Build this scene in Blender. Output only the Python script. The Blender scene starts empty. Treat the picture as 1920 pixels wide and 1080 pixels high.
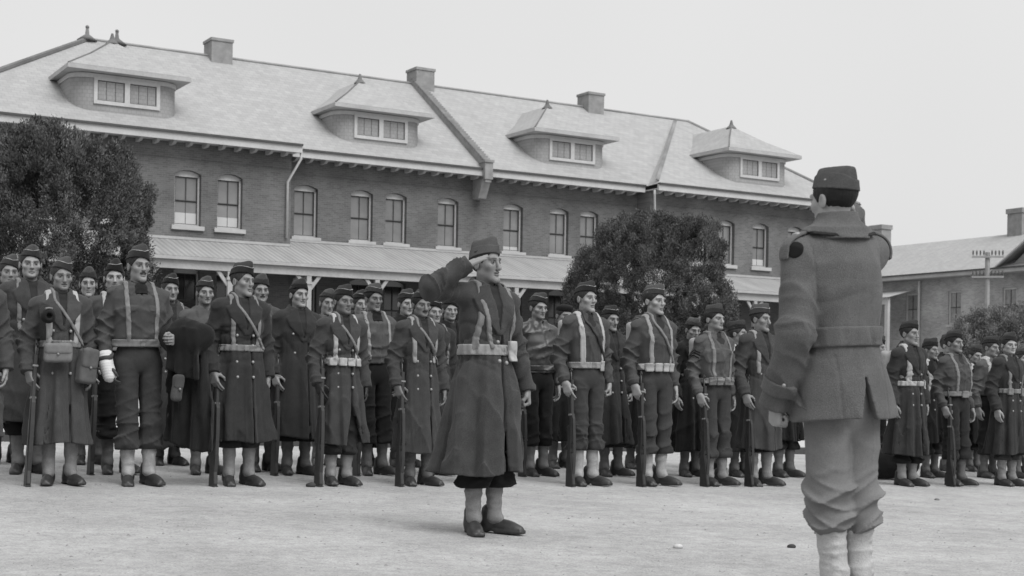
import bpy, bmesh, math, random, time
import numpy as np
from mathutils import Vector, Matrix, Euler

T0 = time.time()
C = bpy.context.scene.collection
F = np.float32

# ----------------------------------------------------------------- object helpers
def finish(o, mat=None, parent=None, smooth=True):
    C.objects.link(o)
    if mat is not None:
        for m in (mat if isinstance(mat, (list, tuple)) else [mat]):
            o.data.materials.append(m)
    if parent is not None:
        o.parent = parent
    return o

def mesh_obj(name, verts, faces, mat=None, parent=None, smooth=True, tone=None, mats=None):
    me = bpy.data.meshes.new(name)
    verts = np.asarray(verts, F)
    if isinstance(faces, np.ndarray) and faces.ndim == 2:
        k = faces.shape[1]
        me.vertices.add(len(verts)); me.vertices.foreach_set('co', verts.ravel())
        me.loops.add(faces.size); me.loops.foreach_set('vertex_index', faces.ravel().astype(np.int32))
        me.polygons.add(len(faces))
        me.polygons.foreach_set('loop_start', np.arange(0, faces.size, k, dtype=np.int32))
        me.update(calc_edges=True)
    else:
        me.from_pydata([tuple(v) for v in verts], [], faces); me.update()
    me.polygons.foreach_set('use_smooth', np.full(len(me.polygons), smooth, bool))
    if mats is not None:
        me.polygons.foreach_set('material_index', np.asarray(mats, np.int32))
    if tone is not None:
        a = me.color_attributes.new('tone', 'FLOAT_COLOR', 'POINT')
        c = np.ones((len(verts), 4), F); c[:, :3] = np.asarray(tone, F)[:, None]
        a.data.foreach_set('color', c.ravel())
    me.validate()
    o = bpy.data.objects.new(name, me)
    return finish(o, mat, parent)

def empty(name, loc=(0, 0, 0), rz=0.0, parent=None):
    o = bpy.data.objects.new(name, None); C.objects.link(o)
    o.location = loc; o.rotation_euler = (0, 0, rz); o.empty_display_size = .2
    if parent is not None: o.parent = parent
    return o

def tag(o, label=None, cat=None, group=None, kind=None):
    if label: o['label'] = label
    if cat: o['category'] = cat
    if group: o['group'] = group
    if kind: o['kind'] = kind
    return o

def copy_tree(o, parent=None):
    c = o.copy(); C.objects.link(c)
    if parent is not None: c.parent = parent
    for ch in list(o.children): copy_tree(ch, c)
    return c

class MB:
    """collects boxes, bars, prisms and tubes for one mesh"""
    def __init__(s): s.v = []; s.f = []; s.m = []; s.mi = 0
    def add(s, vs, fs):
        o = len(s.v); s.v += [tuple(v) for v in vs]
        for f in fs: s.f.append([i + o for i in f]); s.m.append(s.mi)
        return s
    def box(s, c, h, R=None):
        vs = []
        for sx in (-1, 1):
            for sy in (-1, 1):
                for sz in (-1, 1):
                    q = Vector((sx * h[0], sy * h[1], sz * h[2]))
                    if R is not None: q = R @ q
                    vs.append(Vector(c) + q)
        return s.add(vs, [(0, 1, 3, 2), (4, 6, 7, 5), (0, 4, 5, 1), (2, 3, 7, 6), (0, 2, 6, 4), (1, 5, 7, 3)])
    def lohi(s, lo, hi):
        lo, hi = np.minimum(lo, hi), np.maximum(lo, hi)
        return s.box((lo + hi) / 2, (hi - lo) / 2)
    def bar(s, a, b, w, h, up=(0, 0, 1)):
        a, b = Vector(a), Vector(b); d = b - a; L = d.length; z = d.normalized()
        x = Vector(up).cross(z)
        if x.length < 1e-4: x = Vector((1, 0, 0)).cross(z)
        x.normalize(); y = z.cross(x)
        R = Matrix((x, y, z)).transposed()
        return s.box((a + b) / 2, (w / 2, h / 2, L / 2), R)
    def tube(s, pts, rad, n=10, caps=True):
        pts = [Vector(p) for p in pts]
        if not hasattr(rad, '__len__'): rad = [rad] * len(pts)
        rings = []; prev = None
        for i, p in enumerate(pts):
            d = (pts[min(i + 1, len(pts) - 1)] - pts[max(i - 1, 0)]).normalized()
            x = (prev if prev is not None else (Vector((1, 0, 0)) if abs(d.x) < .9 else Vector((0, 1, 0))))
            x = (x - d * x.dot(d)).normalized(); prev = x; y = d.cross(x)
            rings.append([p + (x * math.cos(2 * math.pi * k / n) + y * math.sin(2 * math.pi * k / n)) * rad[i] for k in range(n)])
        vs = [v for r in rings for v in r]; fs = []
        for i in range(len(pts) - 1):
            for k in range(n):
                a = i * n + k; b = i * n + (k + 1) % n
                fs.append((a, b, b + n, a + n))
        if caps:
            fs.append(tuple(reversed(range(n)))); fs.append(tuple((len(pts) - 1) * n + k for k in range(n)))
        return s.add(vs, fs)
    def prism(s, poly, axis_from, ax, bx, cx, depth):
        """polygon (a,b) on axes ax,bx from origin, extruded along cx by depth"""
        o = Vector(axis_from); ax, bx, cx = Vector(ax), Vector(bx), Vector(cx); n = len(poly)
        v1 = [o + ax * a + bx * b for a, b in poly]; v2 = [v + cx * depth for v in v1]
        fs = [tuple(range(n)), tuple(reversed(range(n, 2 * n)))]
        for k in range(n):
            j = (k + 1) % n; fs.append((k, k + n, j + n, j))
        return s.add(v1 + v2, fs)
    def ball(s, c, r, n=8, m=6):
        vs = [Vector(c) + Vector((0, 0, r))]; fs = []
        for i in range(1, m):
            t = math.pi * i / m
            for k in range(n):
                a = 2 * math.pi * k / n
                vs.append(Vector(c) + Vector((r * math.sin(t) * math.cos(a), r * math.sin(t) * math.sin(a), r * math.cos(t))))
        vs.append(Vector(c) - Vector((0, 0, r)))
        for k in range(n): fs.append((0, 1 + k, 1 + (k + 1) % n))
        for i in range(m - 2):
            for k in range(n):
                a = 1 + i * n + k; b = 1 + i * n + (k + 1) % n; fs.append((a, a + n, b + n, b))
        L = len(vs) - 1; o = 1 + (m - 2) * n
        for k in range(n): fs.append((o + k, L, o + (k + 1) % n))
        return s.add(vs, fs)
    def build(s, name, mat, parent=None, smooth=False, fix=True, bevel=0.0):
        me = bpy.data.meshes.new(name); me.from_pydata(s.v, [], s.f); me.update()
        me.polygons.foreach_set('material_index', np.asarray(s.m, np.int32))
        if fix or bevel:
            bm = bmesh.new(); bm.from_mesh(me)
            if bevel:
                bmesh.ops.bevel(bm, geom=[e for e in bm.edges if e.is_manifold and e.calc_face_angle(0) > .5], offset=bevel, segments=1, affect='EDGES', clamp_overlap=True)
            bmesh.ops.recalc_face_normals(bm, faces=bm.faces[:]); bm.to_mesh(me); bm.free()
        if smooth:
            me.polygons.foreach_set('use_smooth', np.full(len(me.polygons), True, bool))
        o = bpy.data.objects.new(name, me)
        return finish(o, mat, parent)

# ----------------------------------------------------------------- signed distances
def V(*a): return np.array(a, F)
def rc(p, a, b, r1, r2=None):
    a = np.asarray(a, F); b = np.asarray(b, F); r2 = r1 if r2 is None else r2
    ba = b - a; pa = p - a
    t = np.clip((pa @ ba) / F(max(float(ba @ ba), 1e-9)), 0, 1)
    q = pa - t[:, None] * ba
    return np.sqrt(np.einsum('ij,ij->i', q, q)) - (r1 + (r2 - r1) * t)
def chain(p, pts, rad, k=.02):
    d = None
    for i in range(len(pts) - 1):
        e = rc(p, pts[i], pts[i + 1], rad[i], rad[i + 1])
        d = e if d is None else smin(d, e, k)
    return d
def ell(p, c, r):
    r = np.asarray(r, F); q = (p - np.asarray(c, F)) / r
    k0 = np.sqrt((q * q).sum(1)); q = q / r; k1 = np.sqrt((q * q).sum(1)) + 1e-6
    return k0 * (k0 - 1) / k1
def rbox(p, c, h, r=.01, R=None):
    q = p - np.asarray(c, F)
    if R is not None: q = q @ np.asarray(R, F)
    q = np.abs(q) - (np.asarray(h, F) - r)
    return np.sqrt((np.maximum(q, 0) ** 2).sum(1)) + np.minimum(q.max(1), 0) - r
def smin(a, b, k):
    h = np.clip(.5 + .5 * (b - a) / k, 0, 1)
    return b + (a - b) * h - k * h * (1 - h)
def smax(a, b, k): return -smin(-a, -b, k)
def poly2(x, z, pts):
    pts = np.asarray(pts, F); n = len(pts)
    d = (x - pts[0, 0]) ** 2 + (z - pts[0, 1]) ** 2; s = np.ones_like(x)
    j = n - 1
    for i in range(n):
        e = pts[j] - pts[i]; wx = x - pts[i, 0]; wz = z - pts[i, 1]
        t = np.clip((wx * e[0] + wz * e[1]) / (e @ e), 0, 1)
        bx = wx - e[0] * t; bz = wz - e[1] * t
        d = np.minimum(d, bx * bx + bz * bz)
        c1 = z >= pts[i, 1]; c2 = z < pts[j, 1]; c3 = e[0] * wz > e[1] * wx
        fl = (c1 & c2 & c3) | (~c1 & ~c2 & ~c3)
        s = np.where(fl, -s, s); j = i
    return s * np.sqrt(d)
def seg2(x, z, a, b, r):
    ex, ez = b[0] - a[0], b[1] - a[1]; wx = x - a[0]; wz = z - a[1]
    t = np.clip((wx * ex + wz * ez) / (ex * ex + ez * ez), 0, 1)
    return np.sqrt((wx - ex * t) ** 2 + (wz - ez * t) ** 2) - r
def prof(p, tab, e=2.3):
    """stacked super-ellipses; rows of tab: z, half width, half depth, centre y"""
    t = np.asarray(tab, F); t = t[np.argsort(t[:, 0])]; z = p[:, 2]
    a = np.interp(z, t[:, 0], t[:, 1]); b = np.interp(z, t[:, 0], t[:, 2]); cy = np.interp(z, t[:, 0], t[:, 3])
    q = ((np.abs(p[:, 0]) / a) ** e + (np.abs(p[:, 1] - cy) / b) ** e) ** (1 / e)
    d = (q - 1) * np.minimum(a, b)
    return np.maximum(d, np.maximum(t[0, 0] - z, z - t[-1, 0])).astype(F)
class Wrinkle:
    """smooth cloth unevenness from a few random sine sheets"""
    def __init__(s, seed, lo=14, hi=45, n=7):
        r = np.random.RandomState(seed); d = r.normal(size=(n, 3)); d /= np.linalg.norm(d, axis=1)[:, None]
        s.k = (d * np.exp(r.uniform(math.log(lo), math.log(hi), (n, 1)))).astype(F); s.ph = r.uniform(0, 6.28, n).astype(F); s.n = n
    def __call__(s, p):
        w = p @ s.k.T + s.ph
        w[:, 1:] += 1.3 * np.sin(w[:, :-1] * .6)
        return np.sin(w).sum(1) / s.n

class Crease(Wrinkle):
    """sharp narrow folds"""
    def __init__(s, seed, lo=9, hi=20, n=4): Wrinkle.__init__(s, seed, lo, hi, n)
    def __call__(s, p):
        w = p @ s.k.T + s.ph
        w[:, 1:] += 1.1 * np.sin(w[:, :-1] * .8)
        return ((1 - np.abs(np.sin(w))) ** 4).sum(1) * .7

def axis(lo, hi, step, fine=None):
    """grid line positions; fine = (lo, hi, step) gets its own spacing"""
    if fine is None: return np.arange(lo, hi + step, step, dtype=F)
    a, b, s = fine
    left = np.arange(a, lo - step, -step)[::-1][:-1]; mid = np.arange(a, b, s); right = np.arange(b, hi + step, step)
    return np.concatenate([left, mid, right]).astype(F)

def sdf_mesh(f, X, Y, Z, margin=1.25):
    B = 4
    def pad(A):
        n = (-len(A)) % B; d = A[-1] - A[-2]
        return np.concatenate([A, A[-1] + d * np.arange(1, n + 1, dtype=F)]).astype(F) if n else A
    X, Y, Z = pad(X), pad(Y), pad(Z)
    cx, cy, cz = [a.reshape(-1, B).mean(1) for a in (X, Y, Z)]
    hx, hy, hz = [np.abs(np.diff(np.concatenate([a, [2 * a[-1] - a[-2]]]))).reshape(-1, B).sum(1) / 2 for a in (X, Y, Z)]
    G = np.stack(np.meshgrid(cx, cy, cz, indexing='ij'), -1).reshape(-1, 3).astype(F)
    H = np.stack(np.meshgrid(hx, hy, hz, indexing='ij'), -1).reshape(-1, 3)
    dc = f(G); act = np.abs(dc) < np.sqrt((H * H).sum(1)) * margin + .006
    nb = (len(cx), len(cy), len(cz))
    D = np.repeat(np.repeat(np.repeat(dc.reshape(nb), B, 0), B, 1), B, 2).astype(F)
    ib, jb, kb = np.unravel_index(np.nonzero(act)[0], nb)
    if len(ib) == 0: return np.zeros((0, 3), F), np.zeros((0, 4), np.int32)
    o = np.arange(B)
    I = (ib[:, None, None, None] * B + o[None, :, None, None]) + 0 * o[None, None, :, None] + 0 * o[None, None, None, :]
    J = (jb[:, None, None, None] * B + o[None, None, :, None]) + 0 * I
    K = (kb[:, None, None, None] * B + o[None, None, None, :]) + 0 * I
    I = I.ravel(); J = J.ravel(); K = K.ravel()
    P = np.stack([X[I], Y[J], Z[K]], -1)
    out = np.empty(len(P), F)
    for s in range(0, len(P), 200000): out[s:s + 200000] = f(P[s:s + 200000])
    D[I, J, K] = out
    D[[0, -1]] = np.maximum(D[[0, -1]], .001); D[:, [0, -1]] = np.maximum(D[:, [0, -1]], .001); D[:, :, [0, -1]] = np.maximum(D[:, :, [0, -1]], .001)
    S = D < 0
    n = D.shape
    cnt = np.zeros((n[0] - 1, n[1] - 1, n[2] - 1), np.int8)
    for a in (0, 1):
        for b in (0, 1):
            for c in (0, 1): cnt += S[a:n[0] - 1 + a, b:n[1] - 1 + b, c:n[2] - 1 + c]
    ci, cj, ck = np.nonzero((cnt > 0) & (cnt < 8))
    vid = np.full(cnt.shape, -1, np.int32); vid[ci, cj, ck] = np.arange(len(ci))
    acc = np.zeros((len(ci), 3), F); w = np.zeros(len(ci), F)
    for ax in range(3):
        for u in (0, 1):
            for v in (0, 1):
                s0 = [0, 0, 0]; oth = [q for q in range(3) if q != ax]; s0[oth[0]] = u; s0[oth[1]] = v
                s1 = list(s0); s1[ax] = 1
                A = (ci + s0[0], cj + s0[1], ck + s0[2]); Bq = (ci + s1[0], cj + s1[1], ck + s1[2])
                d0 = D[A]; d1 = D[Bq]; m = (d0 < 0) != (d1 < 0)
                t = np.where(m, d0 / np.where(m, d0 - d1, 1), 0)
                pa = np.stack([X[A[0]], Y[A[1]], Z[A[2]]], -1); pb = np.stack([X[Bq[0]], Y[Bq[1]], Z[Bq[2]]], -1)
                acc += np.where(m[:, None], pa + (pb - pa) * t[:, None], 0); w += m
    verts = acc / w[:, None]
    quads = []
    for ax in range(3):
        sl0 = [slice(1, n[q] - 1) for q in range(3)]; sl1 = list(sl0)
        sl0[ax] = slice(0, n[ax] - 1); sl1[ax] = slice(1, n[ax])
        s0 = S[tuple(sl0)]; s1 = S[tuple(sl1)]
        e = np.array(np.nonzero(s0 != s1)); inside = s0[tuple(e)]
        off = np.ones(3, int); off[ax] = 0
        g = e + off[:, None]
        b, c = (ax + 1) % 3, (ax + 2) % 3
        def cell(db, dc_):
            h = g.copy(); h[b] -= db; h[c] -= dc_; return vid[h[0], h[1], h[2]]
        q = np.stack([cell(1, 1), cell(0, 1), cell(0, 0), cell(1, 0)], -1)
        q[~inside] = q[~inside][:, ::-1]
        quads.append(q)
    q = np.concatenate(quads)
    q = q[(q >= 0).all(1)]
    return verts.astype(F), q.astype(np.int32)

def bounds_axes(lo, hi, step):
    return [axis(lo[i], hi[i], step) for i in range(3)]
def sdf_obj(name, f, lo, hi, step, mat, parent=None, **k):
    v, q = sdf_mesh(f, *bounds_axes(lo, hi, step))
    return mesh_obj(name, v, q, mat, parent, **k)

# ----------------------------------------------------------------- materials (black and white photograph: every tone is a grey)
MATS = {}; ALBEDO = .78
def grey(name, g, rough=.8, amp=.25, scale=6., bump=0., bscale=120., spec=.3, attr=False, obj=True, fine=0., tint=None, bdist=.004, sheen=0.):
    if name in MATS: return MATS[name]
    m = bpy.data.materials.new(name); m.use_nodes = True; nt = m.node_tree; N = nt.nodes; L = nt.links
    b = N['Principled BSDF']; b.inputs['Roughness'].default_value = rough; b.inputs['Specular IOR Level'].default_value = spec
    if sheen: b.inputs['Sheen Weight'].default_value = sheen; b.inputs['Sheen Roughness'].default_value = .5
    tc = N.new('ShaderNodeTexCoord')
    n1 = N.new('ShaderNodeTexNoise'); n1.inputs['Scale'].default_value = scale; n1.inputs['Detail'].default_value = 5; n1.inputs['Roughness'].default_value = .6
    L.new(tc.outputs['Object'], n1.inputs['Vector'])
    mr = N.new('ShaderNodeMapRange'); mr.inputs[1].default_value = .25; mr.inputs[2].default_value = .75
    mr.inputs[3].default_value = 1 - amp; mr.inputs[4].default_value = 1 + amp
    L.new(n1.outputs['Fac'], mr.inputs[0]); val = mr.outputs[0]
    if fine:
        n3 = N.new('ShaderNodeTexNoise'); n3.inputs['Scale'].default_value = bscale; n3.inputs['Detail'].default_value = 3
        L.new(tc.outputs['Object'], n3.inputs['Vector'])
        m3 = N.new('ShaderNodeMapRange'); m3.inputs[1].default_value = .3; m3.inputs[2].default_value = .7; m3.inputs[3].default_value = 1 - fine; m3.inputs[4].default_value = 1 + fine
        L.new(n3.outputs['Fac'], m3.inputs[0]); mm = N.new('ShaderNodeMath'); mm.operation = 'MULTIPLY'; L.new(val, mm.inputs[0]); L.new(m3.outputs[0], mm.inputs[1]); val = mm.outputs[0]
    mu = N.new('ShaderNodeMath'); mu.operation = 'MULTIPLY'
    m0 = N.new('ShaderNodeMath'); m0.operation = 'MULTIPLY'; m0.inputs[1].default_value = ALBEDO; L.new(val, m0.inputs[0]); L.new(m0.outputs[0], mu.inputs[0])
    if attr:
        at = N.new('ShaderNodeAttribute'); at.attribute_name = 'tone'
        L.new(at.outputs['Fac'], mu.inputs[1])
    else: mu.inputs[1].default_value = g
    cm = N.new('ShaderNodeCombineColor')
    for i in range(3): L.new(mu.outputs[0], cm.inputs[i])
    L.new(cm.outputs[0], b.inputs['Base Color'])
    if bump:
        n2 = N.new('ShaderNodeTexNoise'); n2.inputs['Scale'].default_value = bscale; n2.inputs['Detail'].default_value = 4
        L.new(tc.outputs['Object'], n2.inputs['Vector'])
        bp = N.new('ShaderNodeBump'); bp.inputs['Strength'].default_value = bump; bp.inputs['Distance'].default_value = bdist
        L.new(n2.outputs['Fac'], bp.inputs['Height']); L.new(bp.outputs[0], b.inputs['Normal'])
    MATS[name] = m
    return m
M_SKIN = grey('skin', .3, .5, .05, 30, .25, 500, .35, attr=True)
M_BRASS = grey('brass', .3, .4, .05, 30, spec=.8)
M_STEEL = grey('dull_steel', .22, .4, .15, 40, spec=.7)
M_GUN = grey('gun_metal', .03, .4, .3, 40, spec=.6)
M_WOOD = grey('walnut', .028, .5, .4, 20, spec=.4)
M_SLING = grey('sling_leather', .035, .6, .2, 30)
M_CANVAS = grey('pale_canvas', .42, .9, .18, 14, .5, 240)
M_ROLL = grey('bedroll_wool', .2, .95, .2, 14, .6, 240)
M_WEB = grey('webbing', .21, .85, .2, 25, .5, 420)
M_WEBL = grey('pale_webbing', .3, .85, .18, 25, .5, 420)
M_COAT = [grey('coat_wool_%d' % i, g, .95, .22, 9, .75, 260, .15, fine=.3, sheen=.06) for i, g in enumerate((.038, .056, .068, .014, .076))]
M_TROU = [grey('trouser_wool_%d' % i, g, .95, .2, 10, .6, 280, .15, fine=.25, sheen=.04) for i, g in enumerate((.026, .05, .014, .065))]
M_SHIRT = grey('flannel_shirt', .07, .92, .2, 10, .5, 300, .15, fine=.2, sheen=.04)
M_HBT = grey('herringbone_cotton', .092, .9, .22, 10, .5, 300, .2, fine=.2)
M_LEATHER = grey('leather_jacket', .05, .42, .3, 12, .4, 120, .5)
M_CAP = [grey('cap_wool_%d' % i, g, .95, .2, 14, .6, 300, .15, fine=.2, sheen=.04) for i, g in enumerate((.062, .085, .045))]
M_CAP_SHADE = [grey('cap_wool_shade_%d' % i, g, .95, .2, 14, .6, 300, .15, fine=.2, sheen=.04) for i, g in enumerate((.028, .042, .018))]  # shaded copy of the cap wool: sky-lit crown, darker side put into colour
M_PIPE = grey('cap_piping', .32, .8, .1, 20)
M_LEG = [grey('legging_canvas_%d' % i, g, .9, .2, 20, .6, 200, fine=.15) for i, g in enumerate((.24, .36, .13, .19))]
M_SHOE = grey('shoe_leather', .032, .5, .4, 25, .3, 150, .5)
M_TIE = grey('neck_tie', .022, .85, .2, 20)
M_SCARF = grey('dark_scarf', .012, .9, .3, 30, .5, 200)
M_OFFCOAT = grey('short_coat_wool', .122, .95, .22, 8, .9, 300, .15, fine=.25, sheen=.08)
M_OFFTROU = grey('pale_trouser_wool', .2, .92, .15, 12, .5, 300, .15, fine=.15)
M_BLACK = grey('black_felt', .008, .95, .2, 20)
M_BANDAGE = grey('white_bandage', .7, .9, .1, 30, .5, 200)
# ================================================================= people
EYE = V(0, -.0, 1.635); PIV = V(0, .02, 1.50)
def rotm(yaw, pitch=0., roll=0.):
    """columns = head axes in body axes; yaw > 0 turns to the person's left, pitch > 0 lifts the chin"""
    m = Matrix.Rotation(math.radians(yaw), 3, 'Z') @ Matrix.Rotation(math.radians(-pitch), 3, 'X') @ Matrix.Rotation(math.radians(roll), 3, 'Y')
    return np.array(m, F)
FACE = dict(w=1., jaw=1., nose=1., chin=1., brow=1., long=1., must=0, skin=.30, hair=.03, full=1., stub=.0, smile=0., tilt=0.)

def head_sdf(q, fp, ears=True):
    q = q * np.array([1 / fp['w'], 1, 1 / fp['long']], F)
    x = q[:, 0]; s = np.stack([np.abs(x), q[:, 1], q[:, 2]], -1)      # mirrored half
    d = ell(q, (0, .018, .035), (.075, .096, .086))
    d = smin(d, ell(q, (0, -.03, -.03), (.053, .057, .08)), .03)
    d = smin(d, rc(s, (.040 * fp['jaw'], .004, -.058), (.011, -.07, -.1 * fp['chin']), .0155, .0145), .03)
    d = smin(d, ell(q, (0, -.08, -.1 * fp['chin']), (.02, .017, .016)), .016)
    d = smin(d, ell(s, (.042, -.056, -.024), (.0175 * fp['full'], .02, .016)), .024)
    d = smin(d, rc(s, (.006, -.085, .0165), (.042, -.074, .0195), .0125 * fp['brow'], .0105), .011)
    d = smax(d, -ell(s, (.031, -.1, -.004), (.019, .023, .0115)), .011)
    d = smin(d, ell(s, (.031, -.0745, -.003), (.0125, .0125, .0115)), .003)
    n = fp['nose']
    d = smin(d, rc(q, (0, -.087, .010), (0, -.1035 - .012 * (n - 1), -.034 * n), .0078, .0122 * n), .011)
    d = smin(d, ell(s, (.0105, -.097, -.038 * n), (.0075, .01, .007)), .006)
    d = smax(d, -ell(s, (.006, -.104, -.047 * n), (.004, .006, .004)), .004)
    d = smin(d, ell(q, (0, -.084, -.0605), (.022, .0105, .0062)), .006)
    d = smin(d, ell(q, (0, -.083, -.0735), (.019, .0105, .0066)), .006)
    d = smax(d, -rc(s, (0, -.095, -.0668), (.022, -.083, -.0677 + .006 * fp['smile']), .0032), .004)
    d = smax(d, -rc(s, (.017, -.098, -.042), (.031, -.078, -.068), .0015), .007)
    d = smax(d, -ell(q, (0, -.094, -.084), (.016, .01, .004)), .006)
    if fp['must']:
        d = smin(d, rc(s, (.002, -.094, -.0515), (.022, -.083, -.056), .006, .004), .005)
    if ears:
        e = ell(s, (.0755, .018, -.008), (.0095, .019, .03)); e = smax(e, -ell(s, (.088, .012, -.004), (.008, .011, .02)), .006)
        d = smin(d, e, .008)
    return d

def head_tone(q, fp):
    q = q * np.array([1 / fp['w'], 1, 1 / fp['long']], F)
    s = np.stack([np.abs(q[:, 0]), q[:, 1], q[:, 2]], -1)
    t = np.full(len(q), fp['skin'], F)
    def put(mask, val, soft):
        nonlocal t
        w = np.clip(.5 - mask / soft, 0, 1); t = t * (1 - w) + val * w
    t *= 1 + .07 * np.sin(q[:, 0] * 61 + 1.3 + fp['w'] * 40) * np.sin(q[:, 2] * 53 + fp['jaw'] * 30) + .05 * np.sin(q[:, 0] * 130 + fp['nose'] * 50) * np.sin(q[:, 2] * 117 + q[:, 1] * 90)
    t *= 1 - .10 * np.clip(1 - np.abs(np.abs(q[:, 0]) - .03) / .02, 0, 1) * np.clip(1 - np.abs(q[:, 2] + .03) / .025, 0, 1)
    front = q[:, 1] < -.05
    if fp['stub']:
        put(np.maximum(rc(s, (.04, -.04, -.075), (.0, -.085, -.095), .03), -.002 - 0 * q[:, 0]), fp['skin'] * (1 - fp['stub']), .025)
    put(np.where(front, ell(s, (.031, -.09, -.0125), (.016, .016, .004)), 1), fp['skin'] * .84, .007)
    put(np.where(front, rc(s, (.012, -.088, .006), (.03, -.085, .0085), .003), 1), fp['skin'] * .6, .006)  # under-brow shade painted into the skin
    put(rc(s, (.0, -.095, -.0665), (.018, -.086, -.067), .0055), fp['skin'] * .74, .005)
    put(rc(s, (.0, -.093, -.0668), (.021, -.082, -.0677 + .006 * fp['smile']), .0038), fp['skin'] * .26, .004)
    put(np.where(front, rc(s, (.014, -.096, .0185 - fp['tilt'] * .003), (.045, -.08, .0195 + fp['tilt'] * .003), .005), 1), fp['hair'] * 1.5 + .03, .005)
    put(np.where(front, ell(s, (.032, -.088, -.003), (.018, .016, .009)), 1), fp['skin'] * .74, .009)  # eye-socket shading put into the skin tone
    put(np.where(front, ell(s, (.032, -.088, -.003), (.0125, .01, .0037)), 1), .17, .003)
    put(np.where(front, np.maximum(np.hypot(s[:, 0] - .031, s[:, 2] + .0025) - .0062, np.abs(s[:, 2] + .003) - .0048), 1), .02, .003)
    put(np.where(front, rc(s, (.018, -.088, .0045), (.045, -.08, .0035), .0038), 1), .04, .003)  # painted shadow line of the upper lid
    if fp['must']:
        put(rc(s, (.002, -.1, -.052), (.023, -.088, -.057), .0075), fp['hair'] + .01, .005)
    put(ell(s, (.088, .012, -.004), (.008, .011, .02)), fp['skin'] * .6, .01)
    return t

HEAD_SCALE = [1.]
def head_q(p, H):
    return (p - PIV) @ H / F(HEAD_SCALE[0]) + (PIV - EYE)

HANDS = {}
CURL = {'relaxed': ((18, 28, 18), (20, 30, 20), (24, 32, 20), (28, 34, 22), 0), 'flat': ((2, 4, 3), (0, 3, 3), (2, 4, 3), (5, 6, 4), 1), 'hold': ((24, 14, 8), (26, 16, 8), (30, 18, 10), (34, 22, 12), 3),
        'grip': ((42, 62, 32), (48, 64, 34), (50, 66, 34), (52, 66, 36), 2), 'fist': ((70, 90, 55), (74, 92, 55), (76, 92, 55), (78, 92, 55), 2)}
def hand(kind, step=.0035):
    if (kind, step) in HANDS: return HANDS[kind, step]
    cu = CURL[kind]
    ys = (-.031, -.0105, .0105, .030); zs = (-.094, -.098, -.093, -.084); ln = (.076, .084, .077, .06); rr = (.0092, .0095, .0090, .0080)
    fingers = []
    for i in range(4):
        p = np.array([.002, ys[i], zs[i]]); pts = [p]; ang = 0
        sp = (i - 1.5) * {'relaxed': .03, 'flat': -.055, 'hold': .02}.get(kind, .008)
        for j, fr in enumerate((.46, .3, .24)):
            ang += math.radians(cu[i][j])
            p = p + ln[i] * fr * np.array([math.sin(ang), sp * math.cos(ang), -math.cos(ang)]); pts.append(p)
        fingers.append((pts, [rr[i] * 1.06, rr[i], rr[i] * .93, rr[i] * .8]))
    th = {0: [(.006, -.022, -.03), (.014, -.05, -.058), (.022, -.058, -.086), (.03, -.056, -.108)],
          1: [(.004, -.024, -.03), (.007, -.047, -.056), (.008, -.05, -.085), (.009, -.045, -.11)],
          3: [(.01, -.022, -.03), (.034, -.045, -.048), (.058, -.05, -.07), (.07, -.042, -.09)],
          2: [(.008, -.022, -.03), (.026, -.046, -.055), (.046, -.044, -.076), (.058, -.026, -.088)]}[cu[4]]
    def f(p):
        d = None
        for i in range(4):
            m = rc(p, (0, ys[i] * .62, -.012), (.001, ys[i], zs[i]), .0165, .0122)
            d = m if d is None else smin(d, m, .014)
        d = smin(d, rc(p, (0, .0, .045), (0, .0, -.01), .026, .024), .02)
        d = smin(d, rc(p, th[0], th[1], .0165, .0125), .016)
        t = chain(p, th[1:], [.0122, .0108, .0085], .003); d = smin(d, t, .005)
        for pts, r in fingers:
            d = smin(d, chain(p, pts, r, .002), .0035)
        return d
    HANDS[kind, step] = sdf_mesh(f, *bounds_axes((-.04, -.085, -.2), (.1, .06, .055), step))
    return HANDS[kind, step]

def hand_at(kind, side, wrist, fd, td, step=.0035):
    v, q = hand(kind, step); v = v.copy()
    if side == 'L': v[:, 0] *= -1; q = q[:, ::-1]
    z = -np.asarray(fd, float); z /= np.linalg.norm(z)
    y = -np.asarray(td, float); y -= z * (y @ z); y /= np.linalg.norm(y); x = np.cross(y, z)
    M = np.stack([x, y, z], 1)
    return (v @ M.T + np.asarray(wrist)).astype(F), q

# arm poses: shoulder, elbow, wrist, finger direction, thumb direction, hand kind
ARM = {'R_side': ((-.168, .01, 1.41), (-.222, .045, 1.12), (-.236, -.02, .885), (0, -.12, -1), (.1, -1, 0), 'relaxed'),
       'R_rifle': ((-.168, .01, 1.41), (-.242, .065, 1.125), (-.25, -.055, .9), (.16, -.34, -1), (.45, -.9, 0), 'hold'),
       'R_salute': ((-.17, .0, 1.445), (-.43, -.05, 1.47), (-.25, -.13, 1.6), (.9, .06, .42), (0, 1, .08), 'flat'),
       'R_up': ((-.168, -.01, 1.43), (-.27, -.27, 1.42), (-.185, -.14, 1.57), (.6, .12, .65), (0, .9, .2), 'flat'),
       'L_side': ((.168, .01, 1.41), (.222, .045, 1.12), (.236, -.02, .885), (0, -.12, -1), (-.1, -1, 0), 'relaxed'),
       'L_back': ((.168, .01, 1.41), (.235, .075, 1.13), (.25, .02, .89), (0, -.05, -1), (-.2, -1, 0), 'fist'),
       'L_carry': ((.168, .01, 1.41), (.225, .03, 1.14), (.2, -.2, 1.09), (-.25, -1, -.05), (.0, 0, 1), 'grip')}

def arm_of(P, s):
    a = P.get('arm' + s) or (s + '_side')
    return ARM[a] if isinstance(a, str) else a

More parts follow.
